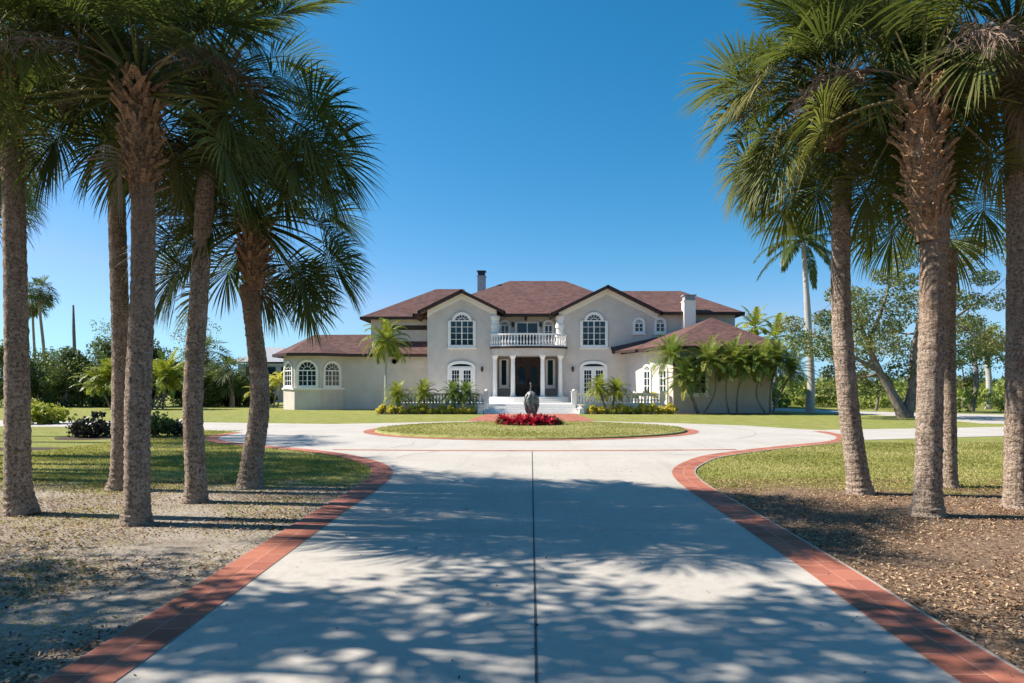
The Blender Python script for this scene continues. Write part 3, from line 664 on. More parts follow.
slab('porch_step',3.1,52.43,50.42,.63,.91,'stone',54.0); slab('porch_step',3.15,52.42,50.1,.631,.77,'stone',54.0)

# terrace & front steps
T=empty('terrace',(0,48,0),'raised pale stone terrace along the front of the house','terrace')
tb=MB(); tb.prism_z([(-9.75,-1.6),(9.15,-1.6),(7.3,4.48),(-7.95,4.48),(-9.75,4.4)],-.1,.63); tb.build('terrace_slab',M['stone'],T)
ST=empty('front_steps',(0,46.4,0),'wide pale stone steps rising from the brick apron to the terrace','steps')
for k in range(1,5):
    zt=.63-.155*k+.03; b=MB(); b.box(-2.95-.06*k,2.95+.06*k,-.36*k,-.001-.36*(k-1),-.1 if k==4 else -.1,zt); b.build('step',M['stone'],ST)
    b=MB()
def balustrade(name,label,x0,x1,y,z0,flip):
    root=empty(name,((x0+x1)/2,y,z0),label,'balustrade','terrace balustrades'); hw=(x1-x0)/2
    b=MB(); b.box(-hw,hw,-.09,.09,.62,.71); b.box(-hw,hw,-.11,.11,.70,.73); b.build('top_rail',M['stone'],root)
    b=MB(); b.box(-hw,hw,-.08,.08,0,.08); b.build('bottom_rail',M['stone'],root)
    for xx_ in ((-hw-.17,hw+.17)):
        near=(xx_>0)!=flip
        b=MB(); b.box(xx_-.17,xx_+.17,-.17,.17,-.6 if near else 0,.80); b.box(xx_-.21,xx_+.21,-.21,.21,.80,.88); 
        if near: b.lathe([(.1,.88),(.13,.93),(.1,.99),(.02,1.02)],10,xx_,0)
        b.build('newel_post',M['stone'],root)
    n=int((x1-x0)/.21); m0=bal_mesh(.54,1.35).build('baluster',M['stone'],root,True)
    for i in range(n):
        o=m0 if i==0 else m0.copy()
        if i: C.objects.link(o); o.parent=root
        o.location=(-hw+(i+.5)*2*hw/n,0,.08)
    return root
balustrade('terrace_balustrade','pale stone balustrade on the terrace left of the front steps',-9.5,-3.2,46.56,.63,False)
balustrade('terrace_balustrade','pale stone balustrade on the terrace right of the front steps',3.1,8.75,46.56,.63,True)
for sg,nm in ((-1,'left'),(1,'right')):
    b=MB(); x=sg*3.32
    b.box(x-.16,x+.16,-.9,.5,-.05,.34); b.lathe([(.26,.34),(.26,.42),(.14,.47),(.2,.55),(.28,.62)],12,x,-.6)
    o=b.build('stair_pedestal',M['stone'],None); o.location=(0,45.6,0); tag(o,f'low stone pedestal ending the {nm} side of the front steps','pedestal','stair pedestals')

# sculpture on the island
sc_=empty('garden_sculpture',(.02,27.2,.25),'dark grey sculpture with a thin raised neck standing among the red flowers on the island','sculpture')
b=MB(); prof=[(.02,.44),(.2,.46),(.25,.55),(.29,.72),(.33,.92),(.34,1.05),(.3,1.2),(.2,1.3),(.1,1.35),(.03,1.37)]
seg=28; vv_=[]
for i in range(seg):
    a=2*math.pi*i/seg
    for r,z in prof:
        k=1+.15*math.sin(3*a+z*9)+.11*math.sin(7*a-z*14)+rnd.uniform(-.07,.07); vv_.append((r*k*math.cos(a)+.04*(1.0-z),r*k*.8*math.sin(a),z))
m_=len(prof); b.add(vv_,[(i*m_+k,((i+1)%seg)*m_+k,((i+1)%seg)*m_+k+1,i*m_+k+1) for i in range(seg) for k in range(m_-1)])
b.build('body',M['bronze'],sc_,True)
for sg in (-1,1):       # folded wings / drapery
    b=MB(); pts=[(sg*.2,-.12,1.22),(sg*.32,-.1,1.05),(sg*.33,-.05,.8),(sg*.26,0,.55),(sg*.16,.05,.38)]; b.tube(pts,[.05,.11,.12,.09,.03],10,jit=.15); b.build('wing',M['bronze'],sc_,True)
b=MB(); b.tube([(-.03,0,1.25),(-.05,-.02,1.42),(-.03,-.03,1.55),(-.05,-.05,1.66),(-.06,-.09,1.70)],[.07,.045,.035,.045,.02],10); b.build('neck',M['bronze'],sc_,True)
b=MB(); b.tube([(-.06,-.09,1.70),(-.07,-.2,1.66)],[.018,.004],6); b.build('beak',M['bronze'],sc_)
for x in (-.13,.15):
    b=MB(); b.tube([(x,0,.5),(x+.01,0,.3),(x,0,.02)],[.09,.06,.075],10,jit=.1); b.build('leg',M['bronze'],sc_,True)
b=MB(); b.lathe([(.36,-.06),(.36,.03),(.33,.05)],20); b.build('base',M['bronze'],sc_)
sc_.scale=(.7,.7,.97)
# red flowering clumps
def clump(name,label,cat,loc,r,h,matn,nl,ls,group,t0=.3,t1=.9,green=None):
    root=empty(name,loc,label,cat,group); mb=MB()
    for i in range(nl):
        az=rng.uniform(0,6.28); el=R(rng.uniform(25,88)); feather_(mb,az,el,ls*rng.uniform(.7,1.15),r,rng.uniform(t0,t1))
    mb.build('blooms' if green else 'foliage',M[matn],root)
    if green:
        g=MB()
        for i in range(nl//2):
            az=rng.uniform(0,6.28); feather_(g,az,R(rng.uniform(0,50)),ls*.9,r,rng.uniform(.2,.6))
        g.build('foliage',M[green],root)
    return root
def feather_(mb,az,el,L,r,t):   # a single strap leaf
    h=np.array([math.cos(az),math.sin(az),0]); p=h*r*rng.uniform(0,.5); d=nrm(h*math.cos(el)+UP*math.sin(el)); s=np.cross(h,UP); rows=[]
    for k,wf in enumerate((.5,1,.8,.1)):
        rows += [p-s*L*.13*wf,p+s*L*.13*wf]; d=nrm(d-UP*.3*k); p=p+d*L/3
    mb.add(rows,[(0,1,3,2),(2,3,5,4),(4,5,7,6)],t)
c0=clump('red_flower','red flowering plant','flowering plant',(-1.2,26.7,.25),.17,.4,'red',80,.46,'red flowers round the sculpture',green='hedge')
spots=[(-1.1,27.1),(-.95,26.55),(-.7,27.3),(-.45,26.4),(-.2,26.7),(.12,26.3),(.4,26.55),(.62,27.2),(.85,26.45),(1.02,26.9),(.3,27.9),(-.5,28.0)]
names=['at the left end of the bed','low at the left front of the bed','behind the left front of the bed','left of the sculpture legs','just left of the sculpture base','directly in front of the sculpture','just right of the sculpture base','right of the sculpture and set back','low at the right front of the bed','at the right end of the bed','behind the sculpture on the right','behind the sculpture on the left']
for i,((x,y),nm) in enumerate(zip(spots,names)):
    if i==0: c0.location=(x,y,.24); c0['label']='crimson flowering plant '+nm
    else: dup(c0,(x*.82,y,.22),i*1.3,'crimson flowering plant '+nm,.68+.34*rnd.random())
g0=clump('low_plant','x','plant',(-1.2,26.9,.22),.2,.3,'hedge',40,.32,'low green plants ending the flower bed'); g0['label']='low green plant at the left end of the red flower bed'
dup(g0,(1.12,26.9,.2),2,'low dark green plant at the right end of the red flower bed',1.15)

# ------------------------------------------------------------------ foreground sabal palms
def pp(bp,by,lst):
    d=CH*F/(by-HY); return d,px_path(bp,d,lst)
d,p=pp(22,514,[(18,480),(17,380),(15,260),(12,140)])
sabal('leftmost sabal palm in view, bare straight trunk cut by the left edge',p[0],p,[.18,.165,.15,.14,.135],W(6,66,d),nbase=44,bootr=.19,bootlen=.8,seed=1,nleaf=38,low=-4,Lp=1.0,Lb=.9,az_extra=())
d,p=pp(119,490,[(121,460),(121,350),(118,250),(116,165)])
sabal('thin straight sabal palm just behind the left middle trunk',p[0],p,[.17,.16,.145,.14,.135],W(110,50,d),nbase=26,bootr=.17,bootlen=.8,seed=2,nleaf=36,low=6,Lp=1.0,Lb=.85)
d,p=pp(136,524,[(137,495),(138,400),(143,280),(143,180)])
sabal('sabal palm with a shaggy brown boot collar, second trunk pair from the left',p[0],p,[.16,.15,.155,.145,.14],W(140,88,d),nbase=90,bootr=.16,bootlen=1.3,seed=3,clear_el=30,low=-12,nleaf=42,Lp=1.0,Lb=.9,az_extra=((math.pi*1.02,R(2),1.55,1.0),))
d,p=pp(195,502,[(196,480),(193,400),(200,280),(207,160)])
sabal('slim sabal palm leaning right, fourth trunk from the left',p[0],p,[.155,.15,.145,.135,.13],W(214,86,d),nbase=40,bootr=.16,bootlen=1.1,seed=4,nleaf=48,Lp=1.3,Lb=1.0,low=-30)
d,p=pp(250,488,[(252,462),(260,400),(254,330),(248,285)])
sabal('shorter sabal palm with curved trunk, nearest the driveway on the left',p[0],p,[.2,.185,.165,.15,.15],W(254,222,d),nbase=70,bootr=.18,bootlen=1.1,seed=5,nleaf=50,Lp=1.05,Lb=.85,low=-42,stalk_az=(2.7,3.3,2.9))
d,p=pp(860,494,[(857,470),(848,400),(841,300),(842,180)])
sabal('slender sabal palm with a bowed trunk, nearest the driveway on the right',p[0],p,[.185,.175,.165,.155,.15],W(832,96,d),nbase=34,bootr=.18,bootlen=.8,seed=6,nleaf=84,Lp=1.2,Lb=.95,tmul=.2,low=-36)
d,p=pp(928,516,[(928,490),(930,400),(933,300),(935,215)])
sabal('stout sabal palm with bulging cross-hatched orange boots, right side',p[0],p,[.19,.175,.165,.17,.19],W(920,92,d),nbase=130,bootr=.225,bootlen=1.9,seed=7,dead=0,stalks=8,nleaf=46,Lp=1.1,Lb=.88,tmul=.12,clear_el=48,low=-12,stalk_az=(3.0,))
d,p=pp(948,487,[(949,450),(948,380),(948,300),(950,250)])
sabal('thin sabal palm mostly hidden behind the stout booted palm',p[0],p,[.14,.13,.13,.13,.125],W(944,150,d),nbase=24,bootr=.16,bootlen=.7,seed=8,stalks=9,nleaf=38,Lp=1.2,Lb=1.0)
d,p=pp(1018,508,[(1017,470),(1018,380),(1019,250),(1016,110)])
sabal('rightmost sabal palm, trunk against the right edge of the view',p[0],p,[.175,.165,.165,.16,.155],W(1012,35,d),nbase=40,bootr=.18,bootlen=.9,seed=9,nleaf=46)
# the rows continue beyond the sides of the view
for i,(x,y,h) in enumerate(((-10.6,12.6,7.9),(-13.4,15.3,7.0),(-14.6,17.0,7.6),(-17.9,21.6,8.6),(-19.6,24.2,9.4),(9.6,8.8,6.6),(-12.3,14.2,7.4),(-15.8,14.2,8.2),(-17.6,17.6,8.2))):
    ps=[(x,y,0),(x,y,.4),(x+.05,y,h*.35),(x+.1,y,h*.7),(x+.1,y,h-.5)]
    sabal(['sabal palm just outside the left edge beside the leftmost trunk','sabal palm shading the left lawn, nearer of a pair','sabal palm shading the left lawn, farther of a pair','tall sabal palm shading the left end of the circular drive','tallest sabal palm beyond the left lawn','sabal palm just outside the right edge','sabal palm just outside the left edge, shading the lawn behind the leftmost trunk','tall sabal palm far outside the left edge by the near lawn','tall sabal palm far outside the left edge by the side path'][i],ps[0],ps,[.18,.17,.16,.15,.15],(x+.1,y,h),nbase=24,bootr=.18,bootlen=.7,seed=20+i,nleaf=40,nseg=30,dead=3,stalks=1)

# ------------------------------------------------------------------ broadleaf trees
def limb_tree(name,label,cat,base,trunks,clusters,cr_r,per,size,leaf='oak',bark='bark',group=None,t0=.2,t1=.8,flat=.75,seed=0,twigs=True,hang=0.):
    """trunks: list of (points, radii) relative to base; every cluster is reached by a branch from the nearest limb point"""
    global rng; keep=rng; rng=np.random.default_rng(500+seed)
    root=empty(name,base,label,cat,group); t=MB(); nodes=[]
    for pts,rad in trunks:
        P=cr(pts,6); rr=np.interp(np.linspace(0,len(rad)-1,len(P)),range(len(rad)),rad); t.tube(P,rr,9,jit=.06)
        nodes += [(P[i],rr[i]) for i in range(len(P)) if i>len(P)*.35]
    NP=np.array([n_[0] for n_ in nodes])
    for c in clusters:
        c=np.array(c); k=int(np.argmin(np.linalg.norm(NP-c,axis=1)+.4*np.maximum(0,NP[:,2]-c[2]+.2))); p,r0=nodes[k]
        mid=(p+c)/2+rng.normal(0,.12,3)*np.linalg.norm(c-p)-UP*.08*np.linalg.norm(c-p)
        r0=min(r0*.5,.03*np.linalg.norm(c-p)+.02)
        t.tube(cr([p,mid,c],4),np.linspace(r0,.012,9),5)
    t.build('trunk',M[bark],root,True)
    mb=MB(); leaves(mb,clusters,np.asarray(cr_r)*rng.uniform(.7,1.25,len(clusters)),per,size,t0,t1,flat,hang); mb.build('crown',M[leaf],root)
    rng=keep; return root
def cloud(center,rad,n,seed,inner=.35):
    g=np.random.default_rng(seed); out=[]
    while len(out)<n:
        q=g.uniform(-1,1,3); l=np.linalg.norm(q)
        if inner<l<1: out.append(np.array(center)+q*np.array(rad))
    return out
# oak out of view on the left: dapples the near driveway
cl=cloud((0,0,7.8),(5.6,3.3,1.6),66,3,.1)
limb_tree('oak_tree','broad oak standing left of the near driveway, dappling it with shade','tree',(-10.7,5.1,0),
  [([(0,0,0),(0,0,2),(.2,.1,4),(.3,0,6.5)],[.35,.3,.26,.15]),([(0,0,2.2),(1.2,.3,4.2),(2.6,.2,6.6)],[.2,.16,.07]),([(0,0,2.2),(-1.3,-.3,4.2),(-2.8,.2,6.8)],[.2,.16,.07])],cl,.8,260,.16,seed=1)
cl=cloud((0,0,8.0),(2.8,2.2,1.4),16,8,.2)
limb_tree('oak_tree','smaller oak standing left of and behind the viewpoint','tree',(-6.9,1.3,0),[([(0,0,0),(0,0,2),(.2,.1,4.5),(.3,0,7.4)],[.25,.22,.18,.08])],cl,.8,260,.16,seed=2)
# big open tree on the right
bx,by=wx(904,39),39.0
def rel(px,py,d,b): return (wx(px,d)-b[0],d-b[1],wz(py,d))
bt=(bx,by,0)
def relc(lst,dd,b,js=1.2,seed=0):
    g=np.random.default_rng(seed); return [tuple(np.array(rel(px,py,dd,b))+np.array([0,g.uniform(-js,js)*1.8,0])) for px,py in lst]
pts=[(800,322),(812,338),(826,318),(838,345),(824,300),(852,300),(860,330),(866,282),(880,258),(876,310),(884,340),(893,285),(900,262),(858,355),(872,372),(846,372),(836,390),(915,300),(912,350),(930,262),(945,248),(962,250),(978,262),(990,248),(995,275),(970,290),(955,305),(968,325),(990,320),(1005,340),(948,350),(965,345),(985,345),(935,320),(905,240),(850,318),(842,330),(890,318),(870,345),(862,300),(888,300),(905,325),(798,345),(815,352),(880,355),(900,370),(1005,300),(1010,262)]
limb_tree('spreading_tree','large open-crowned tree with forked grey trunk behind the right-hand palms','tree',bt,
 [([(0,0,0),rel(893,395,39,bt),rel(880,372,39,bt),rel(868,345,39,bt),rel(858,315,39,bt)],[.36,.25,.19,.13,.06]),
  ([(.2,.1,0),rel(912,390,39,bt),rel(915,350,39,bt),rel(925,300,39,bt),rel(940,265,39,bt)],[.36,.28,.22,.14,.06]),
  ([rel(915,350,39,bt),rel(945,325,39.5,bt),rel(980,300,40,bt)],[.15,.1,.05]),
  ([rel(880,372,39,bt),rel(850,355,38.5,bt),rel(815,335,38,bt)],[.12,.09,.04]),
  ([rel(868,345,39,bt),rel(885,300,39,bt),rel(893,262,39,bt)],[.13,.09,.04])],
 relc(pts,39,bt,1.4,5),1.12,620,.165,seed=3,t0=.3,t1=.85,flat=.6)
def small_tree(label,px,d,top,w,n,leaf='oak',seed=0,size=.2,name='small_tree',group='small trees by the back road',per=230,base_z=0.):
    b=(wx(px,d),d,0); h=wz(top,d); hw=w/2*d/F
    cl=cloud((0,0,h*.68),(hw,hw,h*.3),n,seed,.1)
    return limb_tree(name,label,'tree',b,[([(0,0,0),(.05*h,0,h*.35),(0,0,h*.75)],[.02*h+.05,.018*h+.03,.03])],cl,hw*.42,per,size,leaf,group=group,seed=seed)
small_tree('slim young tree between the bowed palm and the open-crowned tree',876,52,362,38,9,seed=11,size=.18)
small_tree('tree with dense dark crown right of the stout booted palm',972,50,315,60,16,seed=12,size=.2)
small_tree('low round tree just right of the hidden thin palm',962,60,352,40,12,seed=13,size=.2)
small_tree('pale green tree near the far right edge behind the road',1012,58,330,50,12,'mangrove',seed=14,size=.2)

# unseen oaks added round the viewpoint to cut ambient sky light
for i,(x,y,hh) in enumerate(((-8,-8,11),(0.5,-19,12),(9,-11,11),(13.5,4.2,10),(-17,-14,12),(19,-18,12))):
    nm_=['added oak behind the viewpoint on the left','added oak closing the driveway behind the viewpoint','added oak behind the viewpoint on the right','added oak standing right of the foreground outside the view','far added oak, back left of the viewpoint','far added oak, back right of the viewpoint'][i]
    cl=cloud((0,0,hh*.68),(4.2,4.2,hh*.28),30,90+i,.3)
    limb_tree('oak_tree',nm_,'tree',(x,y,0),[([(0,0,0),(.1,0,hh*.3),(0,.1,hh*.75)],[.35,.3,.1])],cl,1.5,110,.42,seed=90+i,group='added sky-blocking oaks round the viewpoint')
# far mangrove belt (reads as one mass)
def belt(name,x0,x1,d0,d1,h,n,size,leaf,rr):
    mb=MB(); cs=[(rng.uniform(x0,x1),rng.uniform(d0,d1),rng.uniform(.25,1)**1.0*h*.85) for _ in range(n)]
    leaves(mb,cs,np.full(n,rr)*rng.uniform(.6,1.3,n),44,size,.15,.85,.75); return tag(mb.build(name,M[leaf]),kind='stuff')
belt('mangrove_belt',17,75,60,82,2.0,900,.5,'mangrove',1.1)
belt('added_woods',-110,110,-75,-48,13,700,2.2,'hedge',3.2)  # unseen treeline added to darken the window reflections
belt('far_woods',-130,220,150,200,3.4,900,1.6,'hedge',3.0)
belt('near_undergrowth',26,60,48,60,1.6,150,.35,'mangrove',.8)

# hedge wall on the left: individual tall shrubs
hd=[(8,346,52,'hedge'),(45,352,50,'hedge'),(82,366,34,'hedge'),(118,335,46,'hedge'),(152,322,40,'hedge'),(182,360,36,'hedge'),(206,372,38,'hedge'),(236,378,34,'hedge'),(258,380,28,'hedge'),(66,350,44,'hedge'),(135,345,40,'hedge'),(221,366,36,'hedge'),(100,352,40,'hedge')]
nm=['dense dark shrub behind the leftmost palm trunk','tall dark rounded shrub below the pair of distant palms','low dark shrub left of the yellow-green clumping palm','high dark shrub behind the yellow-green clumping palm','tallest bushy shrub in the hedge, seen beside the trunk pair','dense shrub seen just left of the slim leaning palm','rounded shrub seen right of the slim leaning palm','low dark shrub near the fan palm by the hedge end','last shrub of the hedge beside the house bay','shrub of the hedge under the bare dead trunk','shrub rising behind the middle of the yellow-green palm','mid-sized shrub of the hedge between two fan palms','shrub of the hedge touching the left side of the trunk pair']
for i,((px,top,w_,lf),lb) in enumerate(zip(hd,nm)):
    d=62+(i%3)*2.5; top=min(top+ (0 if i!=4 else 20),385); h=wz(top,d); hw=w_/2*d/F*1.15; b=(wx(px,d),d,0)
    cl=cloud((0,0,h*.5),(hw,hw*.8,h*.5),44,60+i,.35)
    limb_tree('hedge_shrub',lb,'shrub',b,[([(0,0,0),(.1,0,h*.3),(0,0,h*.7)],[.12,.1,.04])],cl,hw*.33+.1,230,.235,lf,group='tall shrubs of the left hedge',seed=30+i,t0=.1,t1=.75,flat=.9)
# airy pale trees rising over the hedge
small_tree('thin pale tree rising over the hedge left of the slim leaning palm',190,72,312,52,13,'oak',seed=41,size=.22,name='airy_tree',group='airy trees over the hedge',per=120)
small_tree('wispy tree rising above the hedge near the dead trunk',108,74,322,60,12,'oak',seed=42,size=.22,name='airy_tree',group='airy trees over the hedge',per=120)
small_tree('pale bush-like tree over the hedge beneath the distant palms',62,76,338,50,10,'oak',seed=43,size=.22,name='airy_tree',group='airy trees over the hedge',per=120)

def feather_palm(name,label,cat,base,trunks,leafmat_,L,lm,nl,n=22,low=-40,droop=.9,t=(.35,.7),w=.05,tr='smoothtrunk',group=None,seed=0,r=None,vup=.15,dead=0,top=80):
    """trunks: list of (points rel, radii); a feather crown sits on each trunk top"""
    global rng; keep=rng; rng=np.random.default_rng(2000+seed)
    root=empty(name,base,label,cat,group); 
    for pts,rad in trunks:
        tb_=MB(); P=cr(pts,6); rr=np.interp(np.linspace(0,len(rad)-1,len(P)),range(len(rad)),rad); tb_.tube(P,rr,10,jit=.04); tb_.build('trunk',M[tr],root,True)
        mb=MB(); c=P[-1]
        for i in range(nl):
            u=(i+.5)/nl; az=i*2.39996+rng.uniform(-.3,.3); el=R(top+(low-top)*u)
            tt=rng.uniform(*t)+(.35 if (dead and i>=nl-dead) else 0)
            feather(mb,c,az,el,L*rng.uniform(.85,1.1),lm,n,droop*rng.uniform(.8,1.2),tt,w,vup,stem=L*.012)
        mb.build('crown',M[leafmat_],root)
    rng=keep; return root
# royal palm
d=50; b=(wx(810,d),d,0)
feather_palm('royal_palm','tall pale-trunked feather palm rising between the garage and the open-crowned tree','palm tree',b,[([(0,0,0),rel(811,380,d,b),rel(808,320,d,b),rel(806,285,d,b),rel(803,240,d,b)],[.34,.27,.25,.2,.15])],'royal',4.0,.8,25,54,-32,.68,(.2,.6),.07,seed=1,dead=2,top=78,vup=.05)
# palm among the far right trees
d=56; b=(wx(988,d),d,0)
feather_palm('distant_palm','thin distant palm beside the right edge trunk','palm tree',b,[([(0,0,0),rel(989,380,d,b),rel(985,345,d,b)],[.26,.22,.2])],'royal',2.2,.5,16,24,-40,.8,(.3,.7),.08,seed=2)
# light palms behind the garage roof
for i,(px,py,d) in enumerate(((755,322,64),(775,332,62))):
    b=(wx(px,d),d,0); feather_palm('garden_palm',['yellow-green palm showing over the garage roof near its peak','yellow-green palm showing over the right end of the garage roof'][i],'palm tree',b,[([(0,0,0),rel(px,360,d,b),rel(px,py+6,d,b)],[.2,.18,.15])],'lime',2.6,.6,16,26,-30,.7,(.2,.8),.09,group='palms behind the garage',seed=3+i)
# adonidia at the left bed
d=47.5; b=(wx(386.5,d),d,0)
feather_palm('garden_palm','small feather palm with pale slim trunk against the blank left wall','palm tree',b,[([(0,0,0),rel(386,380,d,b),rel(387,342,d,b)],[.13,.1,.1])],'lime',2.1,.5,30,48,-35,1.0,(0,.45),.042,seed=6,dead=2)
# pygmy date palms in front of the garage
py=[((697,413),[(690,395),(678,375),(671,357)],'leaning left past the corner of the garage'),((699,413),[(694,400),(688,388),(686,380)],'shortest, with its crown low beside the garage corner'),((703,413),[(714,395),(716,375),(708,362)],'with a bowed trunk, third from the garage corner'),
    ((737,413),[(737,398),(740,380),(742,366)],'in the middle of the garage wall with an upright dark trunk'),((729,413),[(726,395),(727,380),(733,362)],'thin and half hidden left of the middle of the garage wall'),((766,413),[(757,398),(758,380),(762,362)],'curving left in the right half of the garage wall'),((772,413),[(780,395),(788,380),(792,372)],'leaning right at the far end of the garage wall'),((770,413),[(770,396),(773,378),(778,362)],'with a straight trunk near the right end of the garage wall')]
for i,((bp,_),ps,lb) in enumerate(py):
    d=45.0-.15*(i%3); b=(wx(bp,d),d,0)
    feather_palm('pygmy_date_palm','pygmy date palm '+lb,'palm tree',b,[([(0,0,0)]+[rel(x,y,d,b) for x,y in ps],[.07,.06,.06,.09])],'feather',1.85,.38,44,44,-32,.62,(.35,.95),.027,tr='bark',group='pygmy date palms by the garage',seed=10+i,vup=.3)
bed=[((399,411),(397,396),'at the left end of the left planting bed'),((425,411),(424,394),'with the fullest crown in the left planting bed'),((455,411),(453,394),'left of the twin pair before the left french door'),((463,411),(466,395),'right of the twin pair before the left french door'),
     ((607,411),(599,389),'leaning left before the right french door'),((611,411),(616,391),'leaning right before the right french door')]
for i,((bp,_),(cx_,cy_),lb) in enumerate(bed):
    d=45.4; b=(wx(bp,d),d,0)
    feather_palm('pygmy_date_palm','small pygmy date palm '+lb,'palm tree',b,[([(0,0,0),rel((bp+cx_)/2,(412+cy_)/2,d,b),rel(cx_,cy_,d,b)],[.08,.07,.09])],'lime' if i in (0,1,4,5) else 'feather',1.15,.28,38,28,-22,.85,(.15,.65),.03,tr='bark',group='pygmy date palms in the beds',seed=30+i,vup=.3)
# yellow-green clumping palm in the hedge
d=55; b=(wx(135,d),d,0)
tr=[]
for i in range(13):
    x=rnd.uniform(-2.9,2.9); tr.append(([(x*.7,rnd.uniform(-.8,.8),0),(x*.85,0,1.0),(x,rnd.uniform(-.6,.6),rnd.uniform(1.6,2.6))],[.08,.07,.06]))
feather_palm('clumping_palm','bright yellow-green clumping palm in front of the dark hedge','palm tree',b,tr,'lime',2.6,.5,12,20,0,.75,(0,.5),.09,seed=50,tr='bark')
d=60; b=(wx(268,d),d,0)
feather_palm('clumping_palm','small orange-tinged clumping palm beside the house bay','palm tree',b,[([(x*.4,0,0),(x*.5,0,.8),(x*.6,0,1.3+.3*i)],[.08,.07,.06]) for i,x in enumerate((-1.4,-.3,1.2,2.0))],'croton',1.6,.4,10,16,0,.8,(.1,.7),.09,seed=51,tr='bark')
# washingtonias far left (two), one fan palm, one dark fan palm
def fan_palm(label,px,py,bp,d,Lp,Lb,nl,seed,tr=.2,group=None,dead=6,name='fan_palm'):
    b=(wx(bp,d),d,0); top=W(px,py,d)
    ps=[b,(b[0],d,1.),((b[0]+top[0])/2,d,top[2]*.5),(top[0],d,top[2]*.8),tuple(top)]
    return sabal(label,b,ps,[tr*1.3,tr*1.1,tr,tr*.9,tr*.8],tuple(top),nleaf=nl,Lp=Lp,Lb=Lb,seed=seed,nseg=18,dead=dead,stalks=0,group=group,low=-50,wmax=.12,clear=False,flare=.02,tmul=-.1)
fan_palm('taller of the two distant fan palms above the hedge',40,290,47,78,.9,1.2,30,61,.17,'distant fan palms over the hedge')
fan_palm('shorter distant fan palm with a dark drooping crown',33,303,36,80,.7,1.1,24,62,.15,'distant fan palms over the hedge',12)
fan_palm('dark fan palm seen over the hedge behind the slim leaning palm',206,352,206,70,1.2,1.3,26,63,.2,'fan palms in the hedge')
fan_palm('short rounded fan palm between the slim and curved palms',231,372,232,62,1.1,1.2,30,64,.2,'fan palms in the hedge',0)
b=MB(); b.tube([(0,0,0),(.0,0,4),(-.15,0,8),(-.2,0,wz(305,74))],[.2,.18,.16,.1],8,jit=.1); o=b.build('dead_trunk',M['bark'],None,True); o.location=(wx(75,74),74,0); tag(o,'bare dead palm trunk standing above the hedge','dead tree')
# young agave-like dark shrubs on the left lawn
def shrub(name,label,loc,r,h,matn,n,per,size,group=None,t0=.2,t1=.8,seed=0,cat='shrub'):
    global rng; keep=rng; rng=np.random.default_rng(3000+seed)
    root=empty(name,loc,label,cat,group); s=MB()
    for k in range(5):
        a=k*1.26; s.tube([(0,0,-.03),(r*.3*math.cos(a),r*.3*math.sin(a),h*.4),(r*.55*math.cos(a),r*.55*math.sin(a),h*.75)],[.025,.018,.01],5)
    s.build('stem',M['bark'],root)
    mb=MB(); cl=cloud((0,0,h*.52),(r*.8,r*.8,h*.42),n,seed,.2); leaves(mb,cl,np.full(n,r*.42),per,size,t0,t1,.9); mb.build('foliage',M[matn],root)
    rng=keep; return root
gy='dark purple-leaved shrubs on the left lawn'
def at(px,py): d=CH*F/(py-HY); return (wx(px,d),d,0)
shrub('lawn_shrub','dark spiky shrub left of the trunk pair on the left lawn',at(92,437),.75,.55,'darkplant',16,60,.16,gy,seed=1)
shrub('lawn_shrub','small upright dark shrub left of the trunk pair',at(99,436),.25,1.0,'darkplant',8,50,.13,gy,seed=2)
shrub('lawn_shrub','dark green shrub right of the trunk pair on the left lawn',at(155,437),.7,.75,'hedge',16,60,.18,gy,seed=3)
shrub('lawn_shrub','low dark shrub between the trunk pair and the slim palm',at(176,436),.6,.45,'darkplant',12,60,.14,gy,seed=4)
shrub('lawn_shrub','tiny round green seedling on the left lawn',at(78,432),.22,.6,'hedge',5,40,.12,gy,seed=5)
shrub('lime_shrub','bright lime-green low shrub behind the leftmost palm trunk',at(40,424),1.2,.8,'lime',20,60,.25,None,seed=6)
mu=MB(); 
for px,py_,rx,ry in ((92,438,1.3,.9),(165,438,1.9,1.0),(15,449,1.6,.5)):
    x,y,_=at(px,py_); mu.add([(x+rx*math.cos(a)*(1+.15*math.sin(3*a)),y+ry*math.sin(a),.006) for a in np.linspace(0,2*math.pi,24,endpoint=False)],[tuple(range(24))])
M['mulch']=noisy('dark_mulch',(.035,.025,.02),(.1,.07,.05),14,.95,.6,'Geo'); tag(mu.build('mulch_bed',M['mulch']),kind='structure')
